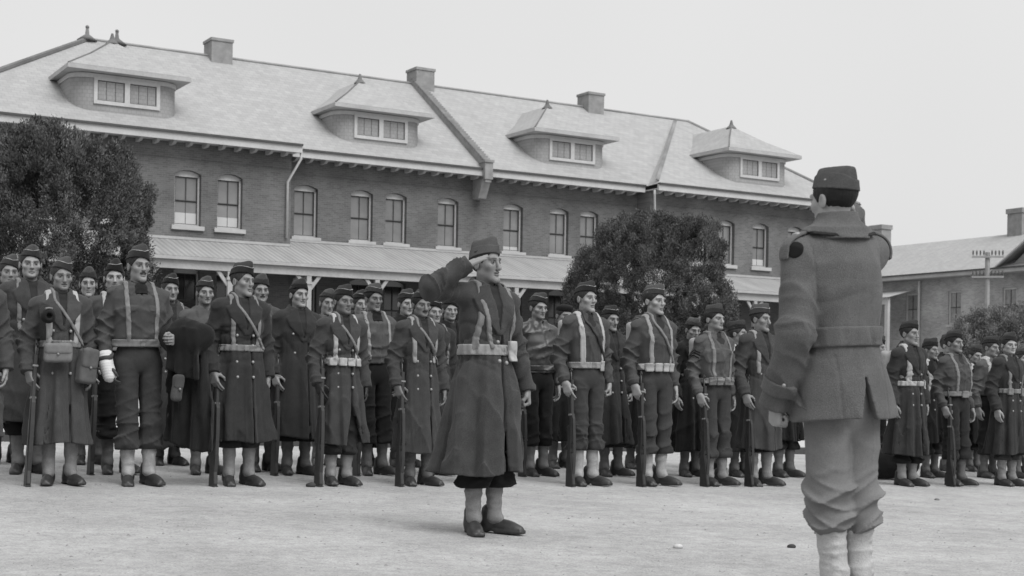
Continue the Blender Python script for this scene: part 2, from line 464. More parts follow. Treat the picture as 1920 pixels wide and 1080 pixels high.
def sleeve(p, A, r, cuff=.0, W=None, amp=.0, over=.0):
    sh, el, wr = [np.asarray(t, F) for t in A[:3]]
    d1 = rc(p, sh, el, r[0], r[1]); ax = (wr - el) / np.linalg.norm(wr - el)
    d2 = rc(p, el, wr + ax * over, r[1], r[2])
    if cuff:
        d2 = np.minimum(d2, rc(p, wr + ax * (over - .1), wr + ax * (over + .02), r[2] + cuff, r[2] + cuff * .6))
    if W is not None: d2 = d2 + W(p * 1.6) * amp; d1 = d1 + W(p * 1.3) * amp
    d2 = np.maximum(d2, (p - (wr + ax * over)) @ ax)
    s1 = (p - el) @ ((el - sh) / np.linalg.norm(el - sh)); s2 = (p - el) @ ax; al = np.where(s1 < 0, s1, np.maximum(s2, 0))
    bend = 1 - abs(float(((el - sh) / np.linalg.norm(el - sh)) @ ax)); k = p @ V(.9, .3, .1) * 22
    cr = (1 - np.abs(np.sin(al * 34 + 1.1 * np.sin(k) + sh[0] * 40))) ** 2.2
    crease = cr * (.018 + .010 * bend) * np.exp(-((al + .01) / .13) ** 2) + (1 - np.abs(np.sin(al * 21 + 1.5 * np.sin(k * .7 + 1)))) ** 2.5 * .013
    if amp: d1 = d1 - crease * min(amp / .0055, 1.5); d2 = d2 - crease * min(amp / .0055, 1.5)
    return smin(d1, d2, .03)

LEGS = {'close': ((.085, .0), (.08, -.01), (.076, .01)), 'apart': ((.088, .0), (.088, -.012), (.09, .01)), 'tight': ((.072, 0), (.06, -.01), (.052, .01))}
def leg_pts(P, s):
    (hx, hy), (kx, ky), (ax, ay) = LEGS[P.get('legs', 'close')]
    if 'legx' in P and s > 0: kx += P['legx']; ax += P['legx'] * 1.6
    return V(s * hx, hy, .9), V(s * kx, ky, .49), V(s * ax, ay, .09)

def build_body(P, name='person', step=.0042, coarse=.017):
    fp = {**FACE, **P.get('face', {})}
    H = rotm(P.get('yaw', 0), P.get('pitch', 0), P.get('roll', 0))
    aR, aL = arm_of(P, 'R'), arm_of(P, 'L')
    def f(p):
        q = head_q(p, H)
        d = head_sdf(q, fp)
        d = smin(d, rc(p, PIV + H @ V(0, .0, .06), (0, .03, 1.44), .05, .06), .03)
        t = prof(p, [(.86, .13, .1, .01), (1.0, .14, .1, .01), (1.25, .15, .1, .01), (1.4, .14, .08, .015), (1.46, .07, .06, .02)])
        d = smin(d, t, .03)
        for A in (aR, aL):
            d = smin(d, chain(p, A[:3], [.045, .037, .025], .02), .03)
        for s in (-1, 1):
            h, k, a = leg_pts(P, s)
            d = smin(d, chain(p, [h, k, a], [.07, .05, .035], .03), .03)
            d = smin(d, rc(p, a + V(0, .01, -.045), a + V(s * .02, -.07, -.055), .024, .018), .02)
        return d
    X = axis(-.62, .62, coarse, (-.105, .105, step)); Y = axis(-.4, .22, coarse, (-.135, .14, step)); Z = axis(0.0, 1.8, coarse, (1.46, 1.785, step))
    v, q = sdf_mesh(f, X, Y, Z, 1.5)
    hq = head_q(v, H)
    tone = np.where(v[:, 2] > 1.42, head_tone(hq, fp), fp['skin'])
    vs, qs, ts = [v], [q], [tone]; n = len(v)
    for s, A in (('R', aR), ('L', aL)):
        if P.get('hide' + s): continue
        hv, hq_ = hand_at(A[5], s, A[2], A[3], A[4], P.get('hstep', .0042))
        g = P.get('glove' + s); ht = np.full(len(hv), fp['skin'] * .95 if g is None else g, F)
        vs.append(hv); qs.append(hq_ + n); ts.append(ht); n += len(hv)
    body = mesh_obj(name, np.concatenate(vs), np.concatenate(qs), M_SKIN, None, tone=np.concatenate(ts))
    # hair: a close shell over the skull
    L_y = np.array([-.1, -.072, -.055, -.02, .0, .03, .06, .12]); L_z = np.array(P.get('hairline', [.062, .058, .03, -.005, .015, -.03, -.058, -.062]))
    def fh(p):
        q = head_q(p, H); d = head_sdf(q, fp, False) - P.get('hair_t', .005)
        lim = np.interp(q[:, 1], L_y, L_z)
        return np.maximum(np.maximum(d + .0015 * np.sin(q[:, 0] * 420 + 3 * np.sin(q[:, 1] * 90)), (lim - q[:, 2]).astype(F) * .8), q[:, 2] - P.get('hair_top', .08))
    c = EYE + H @ V(0, .01, .03)
    m = grey('hair_%.3f' % fp['hair'], fp['hair'], .6, .3, 60, .6, 300)
    sdf_obj('hair', fh, c - .135, c + .135, .005 if step < .005 else .008, m, body)
    return body, H, fp

def cap_sdf(P, H):
    tilt = P.get('cap_tilt', 7); cy0 = P.get('cap_y', .016); base_f, base_b = P.get('cap_base', (.058, .03)); HT = P.get('cap_h', .13); fat = P.get('cap_fat', 1.)
    Rt = np.array(Matrix.Rotation(math.radians(tilt), 3, 'Y') @ Matrix.Rotation(math.radians(P.get('cap_pitch', 0)), 3, 'X'), F)
    def loc(p):
        q = head_q(p, H); q = (q - V(0, 0, .05)) @ Rt + V(0, 0, .05)
        y = q[:, 1] - cy0
        base = base_f + (base_b - base_f) * np.clip((y + .1) / .2, 0, 1)
        top = .05 + HT - P.get('cap_dip', .016) * np.exp(-((y - .0) / .05) ** 2) * np.exp(-(q[:, 0] / .03) ** 2) - .3 * np.maximum(np.abs(y) - .085, 0) - .3 * np.maximum(y, 0) * .3 - .008 * np.exp(-(q[:, 0] / .012) ** 2)
        t = (q[:, 2] - base) / (top - base)
        return q, y, t, base, top
    def f(p, off=0., lo=0., hi=1.0, edge=None, curtain=False):
        q, y, t, base, top = loc(p)
        tc = np.clip(t, 0, 1)
        a = .0785 * fat * (1 - .56 * tc - .26 * tc ** 6); b = (.1 + .004 * tc) * P.get('cap_len', 1.)
        r = ((np.abs(q[:, 0]) / np.maximum(a, .01)) ** 2.1 + (np.abs(y) / b) ** 2.3) ** (1 / 2.15)
        d = (r - 1) * np.minimum(a, b) * .9
        # turned-up curtain, its upper edge dips to the front and back
        ce = .60 - .13 * np.clip(y / .1, -1, 1) ** 2 + .09 * np.clip(q[:, 0] / .05, -1, 1)
        d = d - off
        if curtain: d = np.maximum(d, (t - ce) * (top - base))
        d = np.maximum(d, np.maximum((lo - t) * (top - base), (t - hi) * (top - base)) )
        if edge is not None: d = np.maximum(d, (np.abs(t - ce) - edge) * (top - base))
        return d
    return f

def build_cap(P, body, H, mat, step=.005, pipe=None, dark=None):
    f = cap_sdf(P, H); c = EYE + H @ V(0, .01, .1)
    cap = sdf_obj('cap', f, c - .15, c + .15, step, mat, body)
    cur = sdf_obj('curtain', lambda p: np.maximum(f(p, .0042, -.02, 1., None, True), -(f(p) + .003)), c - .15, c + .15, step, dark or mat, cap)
    if pipe is not None:
        sdf_obj('piping', lambda p: np.maximum(f(p, .0058, -.05, .78, .024), -(f(p) + .004)), c - .15, c + .15, .0038, pipe, cap)
    return cap

def build_shoes(P, body, mat, step=.009):
    for s in (-1, 1):
        h, k, a = leg_pts(P, s); out = math.radians(P.get('toe', 16)) * s
        R = np.array(Matrix.Rotation(out, 3, 'Z'), F)
        def f(p):
            q = (p - V(a[0], a[1], 0)) @ R
            d = ell(q, (0, .045, .045), (.04, .05, .06))
            d = smin(d, ell(q, (0, -.06, .043), (.037, .1, .046)), .04)
            d = smin(d, ell(q, (s * .004, -.135, .03), (.040, .078, .034)), .03)
            d = smin(d, rc(q, (0, .03, .07), (0, .028, .13), .045, .047), .03)
            sole = np.maximum(rbox(q, (s * .002, -.065, .014), (.047, .15, .016), .012), np.abs(q[:, 0]) - .035 - .013 * np.sin(np.clip((q[:, 1] + .21) / .22, 0, 1) * 3.14))
            sole = np.maximum(sole, -rbox(q, (0, .0, .0), (.07, .03, .012), .002))
            d = np.minimum(np.maximum(d, .012 - q[:, 2]), sole)
            return np.maximum(d, .002 - q[:, 2])
        c = V(a[0], a[1], 0)
        sdf_obj('shoe', f, c + V(-.14, -.25, -.01), c + V(.14, .14, .17), step, mat, body)

def build_leggings(P, body, mat, step=.01, top=.33, lace=False):
    W = Wrinkle(P['seed'] + 5, 25, 70); CR = Crease(P['seed'] + 15, 14, 28)
    for s in (-1, 1):
        h, k, a = leg_pts(P, s); u = (k - a) / np.linalg.norm(k - a)
        t0 = a + u * (top - .09); t1 = a + u * .16; t2 = a + V(0, -.012, .008)
        def f(p):
            d = chain(p, [t0, t1, t2], [.054, .047, .042], .02) + W(p) * .004 - CR(p * V(.5, .5, 1.8)) * .006
            d = smin(d, rc(p, a + V(0, -.015, .015), a + V(s * .01, -.05, .0), .038, .031), .03)
            if lace:
                d = d - .004 * (np.abs(((p[:, 0] - a[0]) * s) - .03) < .012) * (np.sin(p[:, 2] * 160) > .2) * (p[:, 0] * s > 0)
            return np.maximum(np.maximum(d, p[:, 2] - top), .05 - p[:, 2])
        lo = np.minimum(np.minimum(t0, t2), a) - V(.1, .14, .12); hi = np.maximum(t0, t2) + V(.1, .1, .08)
        sdf_obj('legging', f, lo, hi, step, mat, body)

def build_trousers(P, body, mat, step=.011, bottom=.29, top=1.08, full=1., blouse=.012):
    W = Wrinkle(P['seed'] + 9, 16, 48); W2 = Wrinkle(P['seed'] + 19, 40, 80); CR = Crease(P['seed'] + 10, 12, 24)
    L = [leg_pts(P, s) for s in (-1, 1)]
    def f(p):
        d = ell(p, (0, .015, .96), (.165, .128, .17))
        for (h, k, a), s in zip(L, (-1, 1)):
            u = (a - k) / np.linalg.norm(a - k); b = k + u * ((k[2] - bottom) / abs(u[2]))
            g = smin(rc(p, h, k, .09 * full, .07 * full), rc(p, k, b, .07 * full, .066 * full + blouse * .4), .03)
            g = smin(g, ell(p, b + V(0, -.005, .035), (.075 + blouse, .078 + blouse, .05)), .03)
            low = np.clip((.75 - p[:, 2]) / .4, 0, 1)
            g = g + W(p * V(1, 1, 1.4)) * (.004 + .006 * low) - CR(p * V(.7, .7, 1.5)) * (.006 + .020 * low) + W2(p * V(.6, .6, 1.5)) * .004 * low
            g = g + .002 * np.clip(1 - np.abs(p[:, 0] - (h[0] * .9)) / .008, 0, 1) * (p[:, 1] < 0) * -1
            d = smin(d, g, .012)
        d = d + .02 * np.clip(1 - np.abs(p[:, 0]) / .014, 0, 1) * (p[:, 2] < .84)
        return np.maximum(np.maximum(d, p[:, 2] - top), bottom - p[:, 2])
    x = .26 + abs(P.get('legx', 0)) * 2
    return sdf_obj('trousers', f, V(-x, -.2, bottom - .03), V(x, .22, top + .03), step, mat, body)

def shoulders(p, aR, aL, r=.066, rz=1.465):
    d = None
    for A in (aR, aL):
        sh = np.asarray(A[0], F); e = rc(p, (np.sign(sh[0]) * .05, .02, rz), sh, r * .93, r)
        d = e if d is None else smin(d, e, .03)
    return d

def collar_ring(p, c=(0, .018, 1.495), rx=.078, ry=.078, hgt=.03, th=.011, gap=.035, slope=.3, drop=0.):
    x = p[:, 0] - c[0]; y = p[:, 1] - c[1]
    z = p[:, 2] - c[2] - slope * y
    fl = np.clip((z / hgt + 1) / 2, 0, 1)                                    # folded collar leans outwards below
    k = 1 + drop * (1 - fl)
    ring = (np.sqrt((x / (rx * k)) ** 2 + (y / (ry * k)) ** 2) - 1) * min(rx, ry)
    d = np.hypot(np.maximum(np.abs(ring) - th * .4, 0), np.maximum(np.abs(z) - hgt, 0)) - th
    return smax(d, np.where(y < 0, gap - np.abs(x) + .0, -.05 + 0 * x), .01)

COAT = [(.20, .262, .22, .02), (.36, .236, .2, .015), (.7, .2, .168, .012), (.95, .18, .148, .01), (1.095, .164, .133, .008), (1.18, .17, .137, .006), (1.29, .177, .142, .004), (1.38, .166, .128, .01), (1.45, .115, .095, .018), (1.49, .085, .075, .02)]
LAPEL = [(.02, 1.51), (.1, 1.49), (.108, 1.45), (.150, 1.418), (.128, 1.34), (.02, 1.205), (-.01, 1.20), (.026, 1.38)]

def coat_base(P, hem=.35, belt=1.1, folds=8, tab=COAT, sl=(.069, .062, .055), cuff=.004, over=.02, fa=1., wamp=1.):
    aR, aL = arm_of(P, 'R'), arm_of(P, 'L'); W = Wrinkle(P['seed'], 12, 34); W2 = Wrinkle(P['seed'] + 3, 28, 60); CR = Crease(P['seed'] + 6); r = random.Random(P['seed'])
    ph = r.uniform(0, 6.28); ph2 = r.uniform(0, 6.28); wid = P.get('wide', 1.)
    tab = [(z, a * wid, b * (1 + (wid - 1) * .7), c) for z, a, b, c in tab]
    sx = P.get('swing', 0.)
    def body(p):
        z = p[:, 2]; pp = p
        if sx: pp = p.copy(); pp[:, 0] = p[:, 0] - sx * np.clip((1. - z) / .65, 0, 1.3) ** 1.3
        d = prof(pp, tab, 2.25)
        th = np.arctan2(pp[:, 1] - .01, pp[:, 0])
        A = np.clip((belt - .0 - z) / .55, 0, 1.2) ** .8
        w = np.sin(folds * th + ph + .9 * np.sin(2 * th + ph2)); w = w + .35 * (1 - np.abs(w)) ** 3; w2 = np.sin((folds + 5) * th + ph2 + 2 * z)
        d = d - fa * A * (.021 * w + .008 * w2) * np.clip(1 - (np.abs(th + 1.57) < .0), 0, 1)
        d = d - .004 * np.clip(1 - np.abs(z - belt) / .16, 0, 1) * np.sin(21 * th + ph) * fa
        d = d + W(p) * .006 * wamp + CR(p * V(1, 1, 1.5)) * .016 * wamp * np.exp(-((z - belt - .06) / .16) ** 2) - CR(p * V(1, 1, .35) + .7) * .018 * wamp * np.clip((belt - z) / .3, 0, 1)
        d = smin(d, shoulders(p, aR, aL), .05)
        return d
    def f(p):
        d = body(p)
        for A in (aR, aL):
            s = sleeve(p, A, sl, cuff, W2, .006 * wamp, over)
            d = smin(d, s, .022)
        return d
    return body, f

def button_at(p, mat, parent, first=None, r=.0125):
    if first is None: o = MB().ball((0, 0, 0), r, 8, 6).build('button', mat, parent, smooth=True)
    else: o = first.copy(); C.objects.link(o); o.parent = parent
    o.location = p; return first or o

def build_overcoat(P, body, mat, step=.0095, hem=.35, belt=1.1, lapel=True, buttons=True, split=0., name='overcoat', collar=True, breast='double', bmat=None, **k):
    base, full = coat_base(P, hem, belt, **k)
    wid = P.get('wide', 1.); fx = P.get('flap', .045)
    def f(p):
        x, z = p[:, 0], p[:, 2]; d = full(p); front = p[:, 1] < -.02
        # overlapping front edge: a narrow dark slot below the break of the lapels
        below = (z < 1.2) & front
        cx = fx + .015 * np.clip((1.0 - z), 0, 1)
        d = d + np.where(below, .03 * np.clip(1 - np.abs(x - cx) / .012, 0, 1), 0)
        d = d - np.where(below & (x < cx), .005 * np.clip((cx - x) / .01, 0, 1) * np.clip((x + .12) / .02, 0, 1), 0)
        if split:
            w = split * np.clip((.72 - z) / .35, 0, 1)
            d = smax(d, -np.maximum(np.abs(x - cx - w * .3) - w, p[:, 1] + .03), .015)
        b = np.maximum(d, -1.0) if not lapel else None
        if lapel:
            bt = base(p)
            for s in (-1, 1):
                l = poly2(s * x, z, LAPEL) - .002
                d = np.minimum(d, smax(smax(bt - .017, l, .006), p[:, 1] + .012 - .1 * np.clip(z - 1.44, 0, 1), .005))
            v = poly2(np.abs(x), z, [(-.03, 1.53), (.034, 1.53), (.024, 1.38), (-.0, 1.22), (-.03, 1.22)])
            d = np.maximum(d, -np.maximum(np.maximum(v, -(bt + .02)), p[:, 1] + .01))
        if collar: d = smin(d, collar_ring(p, gap=.045, drop=.42, hgt=.034, th=.011), .006)
        # neck opening
        d = smax(d, -rc(p, (0, .012, 1.46), (0, -.01, 1.62), .056, .07), .006)
        sx = P.get('swing', 0.)
        # hollow skirt
        inner = base(p) + .022
        d = np.maximum(d, -np.maximum(inner, p[:, 2] - .62))
        hz = hem + .012 * np.sin(p[:, 0] * 14 + P['seed']) + .03 * P.get('hemtilt', 0) * p[:, 0]
        return np.maximum(d, hz - p[:, 2])
    aR, aL = arm_of(P, 'R'), arm_of(P, 'L')
    pts = np.array([a for A in (aR, aL) for a in A[:3]]); ex = abs(P.get('swing', 0)) * 1.5
    lo = np.minimum(pts.min(0) - .12, [-.36 * wid - ex, -.33, hem - .04]); hi = np.maximum(pts.max(0) + .12, [.36 * wid + ex, .33, 1.6]); lo[2] = hem - .05
    coat = sdf_obj(name, f, lo, hi, step, mat, body)
    if buttons:
        bt0 = None; cols = (-.075, .055) if breast == 'double' else (-.012,)
        zs = (1.2, 1.12, .99, .87) if breast == 'double' else (1.27, 1.17, 1.04)
        for z in P.get('bz', zs):
            for cx in cols:
                if breast == 'double' and z > 1.22 and cx < 0: cx *= 1.3
                yy = np.linspace(-.4, -.05, 120); g = np.stack([np.full(120, cx), yy, np.full(120, z)], -1).astype(F)
                dd = full(g); i = int(np.argmax(dd < .0)); bt0 = button_at((cx, float(yy[i]) - .001, z), bmat or M_BRASS, coat, bt0)
    return coat, base, full

def build_patch(name, base, fn, lo, hi, step, mat, parent, t=.009, inner=.006):
    """a piece of cloth or webbing lying on a garment: the garment's surface lifted by t, kept where fn < 0"""
    def f(p):
        d = base(p)
        return np.maximum(np.maximum(d - t, -(d + inner)), fn(p))
    return sdf_obj(name, f, lo, hi, step, mat, parent)

def build_belt(P, body, base, mat, z=1.1, h=.03, step=.0085, pouches=(), pmat=None, t=.011, buckle=True, buck=0.):
    tilt = P.get('belt_tilt', 0.)
    b = build_patch('belt', base, lambda p: np.abs(p[:, 2] - z - tilt * p[:, 0]) - h, V(-.27, -.25, z - h - .06), V(.27, .26, z + h + .06), step, mat, body, t=t, inner=.012)
    for cx, w, hh, tt in pouches:
        build_patch('pouch', base, lambda p: smax(np.abs(p[:, 0] - cx) - w, np.abs(p[:, 2] - (z - .006) - tilt * p[:, 0]) - hh, .006) + np.where(p[:, 1] > .03, .1, 0),
                    V(cx - w - .03, -.28, z - hh - .04), V(cx + w + .03, .06, z + hh + .04), .0075, pmat or mat, b, t=tt, inner=.0)
    if buckle:
        build_patch('buckle', base, lambda p: smax(np.abs(p[:, 0] - buck) - .02, np.abs(p[:, 2] - z - tilt * p[:, 0]) - h * .9, .003) + np.where(p[:, 1] > 0, .1, 0),
                    V(buck - .05, -.26, z - .06), V(buck + .05, .0, z + .06), .0065, M_STEEL, b, t=t + .005, inner=0)
    return b

def build_strap(P, body, base, mat, pts, w=.019, t=.012, back=False, step=.0085, zmax=None, name='strap'):
    """strap along a polyline in the front (x, z) projection"""
    pts = np.asarray(pts, F)
    def fn(p):
        d = None
        for i in range(len(pts) - 1):
            e = seg2(p[:, 0], p[:, 2], pts[i], pts[i + 1], w); d = e if d is None else np.minimum(d, e)
        lim = (p[:, 1] - .05) if not back else (-.05 - p[:, 1]) * 1.0
        return np.maximum(d, lim)
    lo = V(pts[:, 0].min() - .05, -.27 if not back else -.1, pts[:, 1].min() - .05); hi = V(pts[:, 0].max() + .05, .08 if not back else .3, min(pts[:, 1].max() + .04, 1.6))
    return build_patch(name, base, fn, lo, hi, step, mat, body, t=t, inner=.004)

SHIRT = [(.98, .168, .13, .01), (1.05, .166, .126, .008), (1.1, .176, .134, .006), (1.2, .182, .136, .004), (1.3, .19, .142, .002), (1.39, .174, .125, .01), (1.45, .115, .09, .018), (1.485, .08, .07, .02)]
def shirt_base(P, tab=SHIRT, sl=(.06, .052, .041), over=.0, cuff=.004, wamp=1., hem=1.03):
    aR, aL = arm_of(P, 'R'), arm_of(P, 'L'); W = Wrinkle(P['seed'] + 1, 14, 40); W2 = Wrinkle(P['seed'] + 4, 30, 75); CR = Crease(P['seed'] + 8); wid = P.get('wide', 1.)
    tab = [(z, a * wid, b * (1 + (wid - 1) * .7), c) for z, a, b, c in tab]
    def body(p):
        d = prof(p, tab, 2.2) + W(p) * .006 * wamp + W2(p * V(1, 1, 1.5)) * .005 * wamp * np.clip((1.25 - p[:, 2]) / .15, 0, 1) - CR(p) * .011 * wamp
        return smin(d, shoulders(p, aR, aL, .058), .05)
    def f(p):
        d = np.maximum(body(p), hem - p[:, 2])
        for A in (aR, aL): d = smin(d, sleeve(p, A, sl, cuff, W2, .007 * wamp, over), .02)
        return d
    return body, f

def build_shirt(P, body, mat, step=.0095, hem=1.03, pockets=True, name='shirt', vee=.035, **k):
    base, full = shirt_base(P, hem=hem, **k)
    def f(p):
        x, z = p[:, 0], p[:, 2]; d = full(p); fr = p[:, 1] < 0
        d = d - np.where(fr & (z < 1.4), .0035 * np.clip((.018 - np.abs(x)) / .004, 0, 1), 0)
        d = d + np.where(fr & (z < 1.4), .006 * np.clip(1 - np.abs(x - .02) / .006, 0, 1), 0)
        if pockets:
            for s in (-1, 1):
                pk = poly2(s * x, z, [(.045, 1.335), (.135, 1.335), (.135, 1.22), (.12, 1.205), (.06, 1.205), (.045, 1.22)])
                fl = poly2(s * x, z, [(.041, 1.342), (.139, 1.342), (.139, 1.3), (.09, 1.285), (.041, 1.3)])
                d = d - np.where(fr, .004 * np.clip(-pk / .005, 0, 1) + .005 * np.clip(-fl / .005, 0, 1), 0)
                d = d + np.where(fr, .004 * np.clip(1 - np.abs(fl) / .005, 0, 1), 0)
        bt = base(p)
        for s in (-1, 1):
            c = poly2(s * x, z, [(.012, 1.50), (.07, 1.52), (.1, 1.47), (.085, 1.405), (.022 + vee * .5, 1.45)])
            d = np.minimum(d, smax(smax(bt - .013, c, .005), p[:, 1] + .005, .005))
        d = smin(d, collar_ring(p, c=(0, .018, 1.49), rx=.068, ry=.068, hgt=.024, th=.008, gap=.02, drop=.3), .006)
        d = smax(d, -rc(p, (0, .01, 1.455), (0, -.01, 1.6), .048, .062), .006)
        if vee:
            v = poly2(np.abs(x), z, [(-.02, 1.55), (vee, 1.55), (vee * .6, 1.46), (0, 1.40), (-.02, 1.40)])
            d = np.maximum(d, -np.maximum(np.maximum(v, -(bt + .014)), p[:, 1] + .01))
        return d
    pts = np.array([a for A in (arm_of(P, 'R'), arm_of(P, 'L')) for a in A[:3]])
    lo = np.minimum(pts.min(0) - .1, [-.3, -.22, hem - .03]); hi = np.maximum(pts.max(0) + .1, [.3, .24, 1.58])
    return sdf_obj(name, f, lo, hi, step, mat, body), base, full

def build_neckwear(P, body, base, mat, zlo=1.3, w=.024, scarf=False):
    """shirt front with a tie, or a tucked scarf, in the open neck"""
    def f(p):
        d = base(p) - .004 if not scarf else base(p) - .012
        v = poly2(np.abs(p[:, 0]), p[:, 2], [(-.02, 1.54), (.06, 1.54), (.045, 1.42), (w * .7, zlo), (-.02, zlo)])
        k = ell(p, (0, -.055, 1.462), (.024, .024, .028)) if not scarf else ell(p, (0, -.062, 1.455), (.05, .035, .05))
        d = smin(np.maximum(np.maximum(np.maximum(d, -(base(p) + .02)), v), p[:, 1] + .0), k, .01)
        return smax(d, -rc(p, (0, .012, 1.46), (0, -.01, 1.62), .046, .056), .004)
    return sdf_obj('neck_tie' if not scarf else 'scarf', f, V(-.1, -.2, zlo - .03), V(.1, .05, 1.56), .0075, mat, body)

# ----------------------------------------------------------------- things they carry
def rifle_mesh(label, group='rifles held at the order', bayonet=False):
    t = empty('rifle')
    tag(t, label, 'rifle', group)
    # butt on the ground at z = 0, muzzle up; local -y is the trigger side (front)
    m = MB(); prof_ = [(.052, .0), (.062, .015), (.045, .14), (.016, .30), (.014, .345), (.024, .40), (.026, .62), (.021, .80), (.018, .985),
                       (-.012, .985), (-.014, .80), (-.017, .62), (-.018, .42), (-.030, .37), (-.034, .34), (-.052, .27), (-.062, .0), (-.05, -.002)]
    m.prism(prof_, (-.017, 0, 0), (0, -1, 0), (0, 0, 1), (1, 0, 0), .034)
    m.build('stock', M_WOOD, t, bevel=.006, smooth=False)
    m = MB(); m.tube([(0, .014, .42), (0, .013, .60), (0, .011, 1.0), (0, .011, 1.1)], [.015, .0125, .0095, .0085], 10); m.box((0, .004, 1.075), (.004, .012, .012)); m.box((0, .03, 1.075), (.0025, .009, .006))
    m.build('barrel', M_GUN, t, smooth=True)
    m = MB(); m.bar((0, .02, .36), (0, .019, .5), .03, .034); m.tube([(.012, .022, .375), (.04, .018, .372), (.052, -.004, .368)], [.005, .005, .008], 8); m.box((0, .035, .52), (.011, .008, .03))
    m.build('bolt', M_GUN, t)
    m = MB(); m.tube([(0, -.02, .40), (0, -.044, .385), (0, -.047, .345), (0, -.036, .315), (0, -.018, .31)], .0042, 6); m.tube([(0, -.02, .365), (0, -.034, .352)], .003, 6)
    m.build('trigger_guard', M_GUN, t, smooth=True)
    for z in (.66, .9):
        m = MB(); m.box((0, -.002, z), (.021, .024, .008)); m.build('band', M_STEEL, t, bevel=.003)
    m = MB(); m.box((0, .0, -.004 + .006), (.0205, .064, .004)); m.build('butt_plate', M_GUN, t)
    m = MB(); pts = [(0, -.05, .12), (0, -.062, .25), (0, -.058, .45), (0, -.045, .62), (0, -.026, .67)]
    for a, b in zip(pts[:-1], pts[1:]): m.bar(a, b, .028, .004)
    m.build('sling', M_SLING, t)
    return t

def pack_mesh(label, group, size=(.13, .07, .17), roll=False, mat=None, frame=False):
    t = empty('backpack'); tag(t, label, 'backpack', group)
    W = Wrinkle(77, 18, 50)
    h = size
    sdf_obj('bag', lambda p: rbox(p, (0, 0, 0), h, .05) + W(p) * .009, -V(*h) - .04, V(*h) + .04, .011, mat or M_CANVAS, t)
    def fl(p): return np.maximum(rbox(p, (0, .0, h[2] * .55), (h[0] * .97, h[1] * 1.12, h[2] * .5), .045) + W(p) * .008, -p[:, 1] - .01)
    sdf_obj('flap', fl, -V(*h) - .05, V(*h) + .05, .011, mat or M_CANVAS, t)
    if roll:
        pts = [(-h[0] - .025, -.0, -.12), (-h[0] - .03, 0, h[2] - .03), (-h[0] * .6, 0, h[2] + .045), (0, 0, h[2] + .06), (h[0] * .6, 0, h[2] + .045), (h[0] + .03, 0, h[2] - .03), (h[0] + .025, 0, -.12)]
        sdf_obj('bedroll', lambda p: chain(p, pts, [.045, .05, .05, .05, .05, .05, .045], .03) + W(p * 1.3) * .008, V(-h[0] - .13, -.09, -.25), V(h[0] + .13, .09, h[2] + .16), .011, M_ROLL, t)
    return t
# ================================================================= camera, light, ground
CAMZ = .97; FPX = 2650.; ROLL = math.radians(.85); PX0, PY0 = 960., 721.; TH = math.radians(59)
UD = np.array([math.sin(TH), math.cos(TH)]); ND = np.array([math.cos(TH), -math.sin(TH)])   # along the ranks; towards the camera
AZ = math.radians(31)                                                                        # turns local x onto the rank direction
def ray(x, y):
    dx, up = x - PX0, PY0 - y
    return np.array([(dx * math.cos(ROLL) - up * math.sin(ROLL)) / FPX, 1, (dx * math.sin(ROLL) + up * math.cos(ROLL)) / FPX])
def on_line(x, y, n):
    r = ray(x, y); p = r * (n / (r[:2] @ ND)); return p + np.array([0, 0, CAMZ])
def at_depth(x, y, Y):
    return ray(x, y) * Y + np.array([0, 0, CAMZ])
def ground_z(X, Y):
    u = X * UD[0] + Y * UD[1]; n = X * ND[0] + Y * ND[1]
    u = np.clip(u, -30, 40); n = np.clip(n, -40, 10)
    return .05 - .0247 * u - .0158 * n

sc = bpy.context.scene
cam = bpy.data.cameras.new('camera'); cam_o = bpy.data.objects.new('camera', cam); C.objects.link(cam_o)
cam.sensor_width = 36; cam.lens = FPX / 1920 * 36; cam.shift_y = (PY0 - 540) / 1920; cam.clip_end = 3000; cam.clip_start = .1
cam_o.matrix_world = Matrix.Translation((0, 0, CAMZ)) @ Matrix.Rotation(math.radians(90), 4, 'X') @ Matrix.Rotation(ROLL, 4, 'Z')
cam.dof.use_dof = True; cam.dof.focus_distance = 9.5; cam.dof.aperture_fstop = 6.3
sc.camera = cam_o

SUN_EL, SUN_AZ = math.radians(50), math.radians(140)      # azimuth of the sun from +Y (view direction), clockwise
w = bpy.data.worlds.new('World'); sc.world = w; w.use_nodes = True; nt = w.node_tree
bg = nt.nodes['Background']; sky = nt.nodes.new('ShaderNodeTexSky'); sky.sky_type = 'NISHITA'; sky.sun_disc = False
sky.sun_elevation = SUN_EL; sky.sun_rotation = SUN_AZ; sky.air_density = 1.5; sky.dust_density = 6
bw = nt.nodes.new('ShaderNodeRGBToBW'); nt.links.new(sky.outputs[0], bw.inputs[0])
mx = nt.nodes.new('ShaderNodeMix'); mx.data_type = 'FLOAT'; mx.inputs[0].default_value = .85
nt.links.new(bw.outputs[0], mx.inputs[2]); bg.inputs[1].default_value = .1
